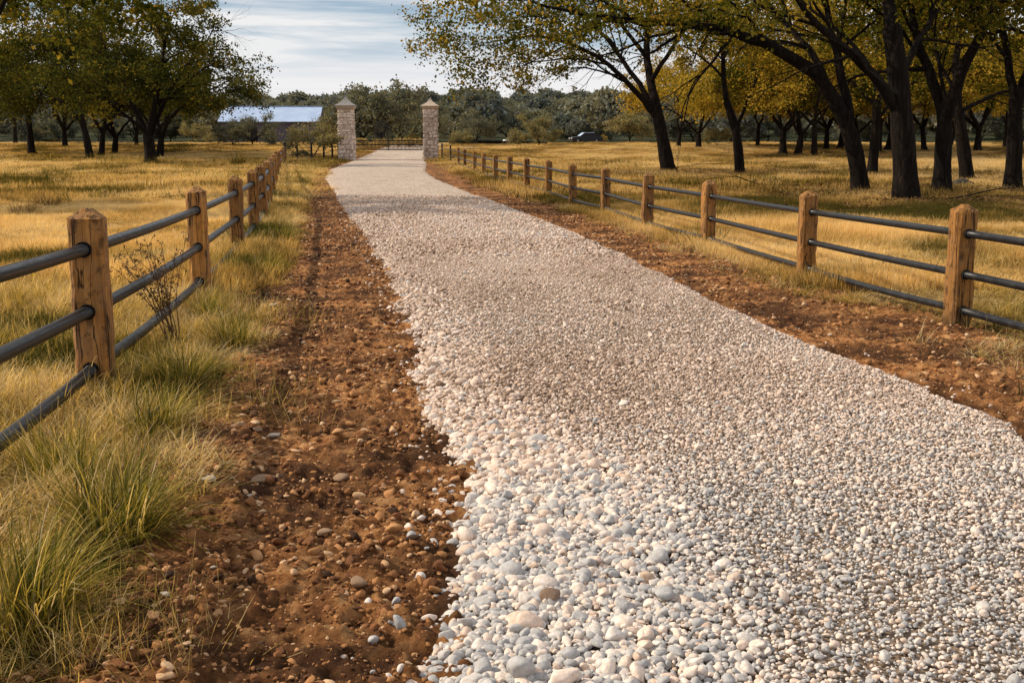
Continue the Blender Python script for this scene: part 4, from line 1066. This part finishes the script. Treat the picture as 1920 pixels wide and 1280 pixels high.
fallen(1740, 383, 2.4, 'fallen branch between the thickest trunk and the V-forked oak', 54, .3)
fallen(1500, 352, 3.0, 'long fallen branch in the shade left of the leaning oak', 55, 2.9)
b = at(1806, 352); o = link('rock', stone_mesh('rock', 650, .75, .3), M['darkrock'], None, tuple(b)); o.scale = (.52, .42, .5); tag(o, 'dark rounded rock at the foot of an oak in the grove', 'rock')
b = at(895, 270); mb = MB(); mb.tube([(-4.4, 0, .38), (-1.5, .1, .36), (2, 0, .32), (6, -.1, .28)], [.2, .18, .15, .1], 8)
for x in (-3, 3.6): mb.tube([(x, 0, -.1), (x, .05, .3)], .06, 6)
b = at(920, 273); o = link('fallen_log', mb.mesh('fallen_log', True), M['bark'], None, tuple(b)); tag(o, 'long dark log lying in the far field right of the right pillar', 'log')

# ------------------------------------------------------------------ barn, trailer, cars
M['barnwall'] = m_simple('dark_red_boards', (.07, .08, .115), (.14, .115, .15), 4, .85, 0, .4, .02, 'Object', (8, 8, .4))
n_ = NT('pale_blue_metal_roof'); v_ = n_.coord(); wv = n_.n('ShaderNodeTexWave', wave_type='BANDS', bands_direction='X'); n_.l(v_, wv.inputs[0]); wv.inputs['Scale'].default_value = 2.2
M['roof'] = n_.pbr(n_.ramp(n_.noise(v_, .8, 5), [(.3, (.34, .45, .66)), (.7, (.45, .56, .76))]), .5, .15, n_.bump(wv.outputs[1], .3, .02))
M['dark'] = m_simple('dark_opening', (.008, .008, .01), (.02, .018, .018), 3)
M['white'] = m_simple('off_white_paint', (.5, .5, .5), (.66, .66, .66), 5, .6)
bb = at(520, 271.0); bb_y = 150.0; kx = bb_y / F
bx0, bx1 = (430 - CX) * kx, (611 - CX) * kx; gb = float(gz((bx0 + bx1) / 2, bb_y)); ze = CAMZ + (HOR - 229) * kx - gb; zr = CAMZ + (HOR - 203) * kx - gb
BW, BD = (bx1 - bx0) / 2, 3.4
barn = thing('barn', 'long low barn with a pale blue metal roof and dark bluish walls', 'barn', ((bx0 + bx1) / 2, bb_y, gb), R(3))
mb = MB(); w = BW - .35
mb.add([(-w, -BD, -.3), (w, -BD, -.3), (w, BD, -.3), (-w, BD, -.3), (-w, -BD, ze), (w, -BD, ze), (w, BD, ze), (-w, BD, ze), (-w, 0, zr - .12), (w, 0, zr - .12)],
       [(0, 1, 5, 4), (1, 2, 6, 9, 5), (2, 3, 7, 6), (3, 0, 4, 8, 7)])
wall = link('wall', mb.mesh('wall'), M['barnwall'], barn)
mb = MB(); e = BD + .45; ez = ze - .14; tk = .07
for sg in (-1, 1):
    mb.add([(-BW, sg * e, ez), (BW, sg * e, ez), (BW, 0, zr), (-BW, 0, zr), (-BW, sg * e, ez + tk), (BW, sg * e, ez + tk), (BW, 0, zr + tk), (-BW, 0, zr + tk)],
           [(0, 1, 2, 3), (7, 6, 5, 4), (0, 4, 5, 1), (1, 5, 6, 2), (3, 2, 6, 7), (0, 3, 7, 4)])
roof = link('roof', mb.mesh('roof'), M['roof'], barn)
mb = MB(); mb.box((-BW - .02, -.16, zr + tk - .03), (BW + .02, .16, zr + tk + .05)); link('ridge_cap', mb.mesh('ridge_cap'), M['roof'], roof)
for xx in (-3.4,):
    mb = MB(); mb.box((xx, -BD - .04, 0), (xx + 1.9, -BD + .02, 2.1)); d_ = link('door', mb.mesh('door'), M['dark'], barn)
mb = MB(); mb.box((3.4, -BD - .05, 1.0), (4.3, -BD + .02, 1.9)); wn = link('window', mb.mesh('window'), M['white'], barn)
mb = MB(); mb.box((3.5, -BD - .07, 1.1), (4.2, -BD - .045, 1.8)); link('pane', mb.mesh('pane'), M['dark'], wn)
n_ = NT('glossy_dark_tyre'); M['tyre'] = n_.pbr((.015, .015, .016), .8)
n_ = NT('dull_steel_rim'); M['rim'] = n_.pbr((.3, .3, .31), .4, .8)
def wheel(parent, x, y, r, w_=.22):
    mb = MB(); mb.lathe([(r * .6, -w_ / 2), (r * .95, -w_ / 2), (r, -w_ * .3), (r, w_ * .3), (r * .95, w_ / 2), (r * .6, w_ / 2)], 20, (x, y, r), 'y')
    t_ = link('wheel', mb.mesh('wheel', True), M['tyre'], parent)
    mb = MB(); mb.lathe([(r * .2, -w_ / 2 - .015), (r * .58, -w_ / 2 + .01), (r * .58, w_ / 2 - .01), (r * .2, w_ / 2 + .015)], 16, (x, y, r), 'y'); link('rim', mb.mesh('rim'), M['rim'], t_)
yb = 147.0; tx = (624 - CX) * yb / F; gtz = float(gz(tx, yb))
tr = thing('box_trailer', 'small pale box trailer parked at the right end of the barn', 'trailer', (tx, yb, gtz), R(8))
mb = MB(); zb = CAMZ + (HOR - 247) * yb / F - gtz; zt = CAMZ + (HOR - 230) * yb / F - gtz
mb.box((-.75, -1.0, zb), (.75, 1.0, zt)); link('body', mb.mesh('body'), M['white'], tr)
mb = MB(); mb.box((-.8, -1.05, zt), (.8, 1.05, zt + .08)); link('roof', mb.mesh('roof'), M['roof'], tr)
mb = MB(); mb.box((-.6, -.9, zb - .18), (.6, .9, zb)); mb.box((-1.5, -.06, zb - .16), (-.6, .06, zb - .06)); link('chassis', mb.mesh('chassis'), M['dark'], tr)
for xs_ in (-.35, .35):
    wheel(tr, xs_, -.8, (zb - .1) * .5 if zb > .4 else .33)
mb = MB(); mb.box((-.55, -.85, .2), (-.45, .85, zb - .15)); mb.box((.45, -.85, .2), (.55, .85, zb - .15)); link('stand', mb.mesh('stand'), M['dark'], tr)

n_ = NT('pale_blue_glass'); M['glass'] = n_.pbr((.5, .62, .85), .2, .2)
def car(label, loc, rz, paint, s, group=None):
    t = thing('parked_car', label, 'car', loc, rz, group); t.scale = (s, s, s)
    def prof(P, w0, w1f, name, mat, parent):
        n = len(P); V = [(x, -w0 * w1f(z), z) for x, z in P] + [(x, w0 * w1f(z), z) for x, z in P]
        f = [list(range(n)), [2 * n - 1 - i for i in range(n)]] + [[(i + 1) % n, i, n + i, n + (i + 1) % n] for i in range(n)]
        return link(name, mesh(name, V, polys=f, smooth_=False), mat, parent)
    body = prof([(-2.25, .35), (-2.3, .62), (-2.1, .82), (-1.0, .95), (.1, .98), (1.9, 1.0), (2.25, .9), (2.3, .5), (2.2, .3), (1.75, .28), (1.65, .6), (1.35, .68), (1.05, .6), (.95, .28), (-.95, .26), (-1.05, .6), (-1.4, .68), (-1.7, .6), (-1.8, .28)],
                .86, lambda z: 1 - .05 * abs(z - .6), 'body', paint, t)
    prof([(-1.05, .955), (-.35, 1.42), (1.0, 1.45), (1.75, 1.0)], .8, lambda z: 1 - .28 * max(0, z - .95), 'cabin', M['dark'], t)
    prof([(-.42, 1.425), (-.3, 1.475), (.95, 1.5), (1.12, 1.44)], .7, lambda z: 1 - .1 * max(0, z - 1.42), 'roof', paint, t)
    mb = MB(); mb.add([(-1.0, -.66, 1.0), (-1.0, .66, 1.0), (-.42, .58, 1.405), (-.42, -.58, 1.405)], [(0, 3, 2, 1)]); 
    mb.v = [(x - .02, y_, z + .012) for x, y_, z in mb.v]; link('windscreen', mb.mesh('windscreen'), M['glass'], t)
    for sg in (-1, 1):
        mb = MB(); mb.add([(-2.31, sg * .72, .62), (-2.31, sg * .45, .62), (-2.2, sg * .45, .76), (-2.2, sg * .72, .76)], [(0, 1, 2, 3)]); link('headlight', mb.mesh('headlight'), M['white'], t)
        for x in (-1.4, 1.35): wheel(t, x, sg * .76, .33)
    return t
n_ = NT('dark_blue_black_paint'); pdk = n_.pbr((.014, .017, .024), .5, .0, None, .25)
n_ = NT('white_car_paint'); pwh = n_.pbr((.7, .71, .73), .3)
b = at(1098, 268.6); cdk = car('dark car with a pale blue shining windscreen parked in the far right field', b, R(14), pdk, 60 * b[1] / F / 4.6)
n_ = NT('pale_blue_car_roof'); prf = n_.pbr((.36, .48, .74), .5, .0)
for ch in cdk.children:
    if ch.name.startswith('roof'): ch.data.materials.clear(); ch.data.materials.append(prf)
yb = 215.0; xb = (958 - CX) * yb / F
car('tiny white car beyond the field between the round dark tree and the pale olive tree', (xb, yb, float(gz(xb, yb))), R(200), pwh, .62)

# ------------------------------------------------------------------ light, sky, camera
SUN_EL, SUN_AZ = R(36), math.atan2(.20, -.98)       # direction towards the sun: left and a little behind the scene
sd = np.array([math.cos(SUN_EL) * math.cos(SUN_AZ), math.cos(SUN_EL) * math.sin(SUN_AZ), math.sin(SUN_EL)])
from mathutils import Vector
L = bpy.data.lights.new('sun', 'SUN'); L.energy = 5.0; L.angle = R(.55); L.color = (1.0, .87, .68)
lo = bpy.data.objects.new('sun', L); COL.objects.link(lo); lo.rotation_euler = Vector(sd).to_track_quat('Z', 'Y').to_euler(); lo.location = (-30, 20, 30)
W_ = bpy.data.worlds.new('World'); sc.world = W_; W_.use_nodes = True; nt = W_.node_tree; nt.nodes.clear()
class WN(NT):
    def __init__(s): s.t = nt; s.out = s.n('ShaderNodeOutputWorld')
w = WN(); sky = w.n('ShaderNodeTexSky', sky_type='NISHITA'); sky.sun_disc = False; sky.sun_elevation = SUN_EL
sky.sun_rotation = math.atan2(sd[0], sd[1]); sky.air_density = 1.1; sky.dust_density = 1.2; sky.ozone_density = 1.3
gen = w.coord('Generated'); sep = w.n('ShaderNodeSeparateXYZ'); w.l(gen, sep.inputs[0]); el = sep.outputs[2]
cl1 = w.noise(w.map(gen, (2.6, 2.6, 34)), 1.0, 7, .58, .5); cl2 = w.noise(w.map(gen, (6, 6, 90), (3, 1, 2)), 1.0, 6, .6, .3)
cov = w.ramp(w.math('ADD', w.math('MULTIPLY', cl1, .72), w.math('MULTIPLY', cl2, .28)), [(.39, 0), (.53, 1)])
base = w.ramp(el, [(0, (1.0, .98, 1.0)), (.045, (.86, .90, .98)), (.085, (.46, .62, .78)), (.13, (.36, .51, .69)), (.4, (.18, .29, .46))])
base = w.mix(1.0, base, (11.2, 11.0, 10.8), 'MULTIPLY')
skyc = w.mix(w.ramp(el, [(.05, .12), (.4, .75)]), base, sky.outputs[0])
cloud = w.mix(w.ramp(el, [(0, .1), (.03, .6), (.12, .95)]), skyc, (11.2, 10.9, 10.7))
fin = w.mix(cov, skyc, cloud)
bg = w.n('ShaderNodeBackground'); bg.inputs[1].default_value = .085; w.l(fin, bg.inputs[0]); w.l(bg.outputs[0], w.out.inputs[0])

cam = bpy.data.cameras.new('camera'); cam.sensor_width = 36; cam.lens = 36 * F / 1920; cam.clip_end = 3000; cam.clip_start = .1
co = bpy.data.objects.new('camera', cam); COL.objects.link(co); co.location = (0, 0, CAMZ); co.rotation_euler = (math.pi / 2 - PITCH, 0, 0)
sc.camera = co
sc.view_settings.view_transform = 'Standard'; sc.view_settings.look = 'None'; sc.view_settings.exposure = 0; sc.view_settings.gamma = 1
sc.cycles.use_denoising = True
try: sc.cycles.denoiser = 'OPENIMAGEDENOISE'
except Exception: pass
sc.cycles.max_bounces = 6; sc.cycles.transparent_max_bounces = 4
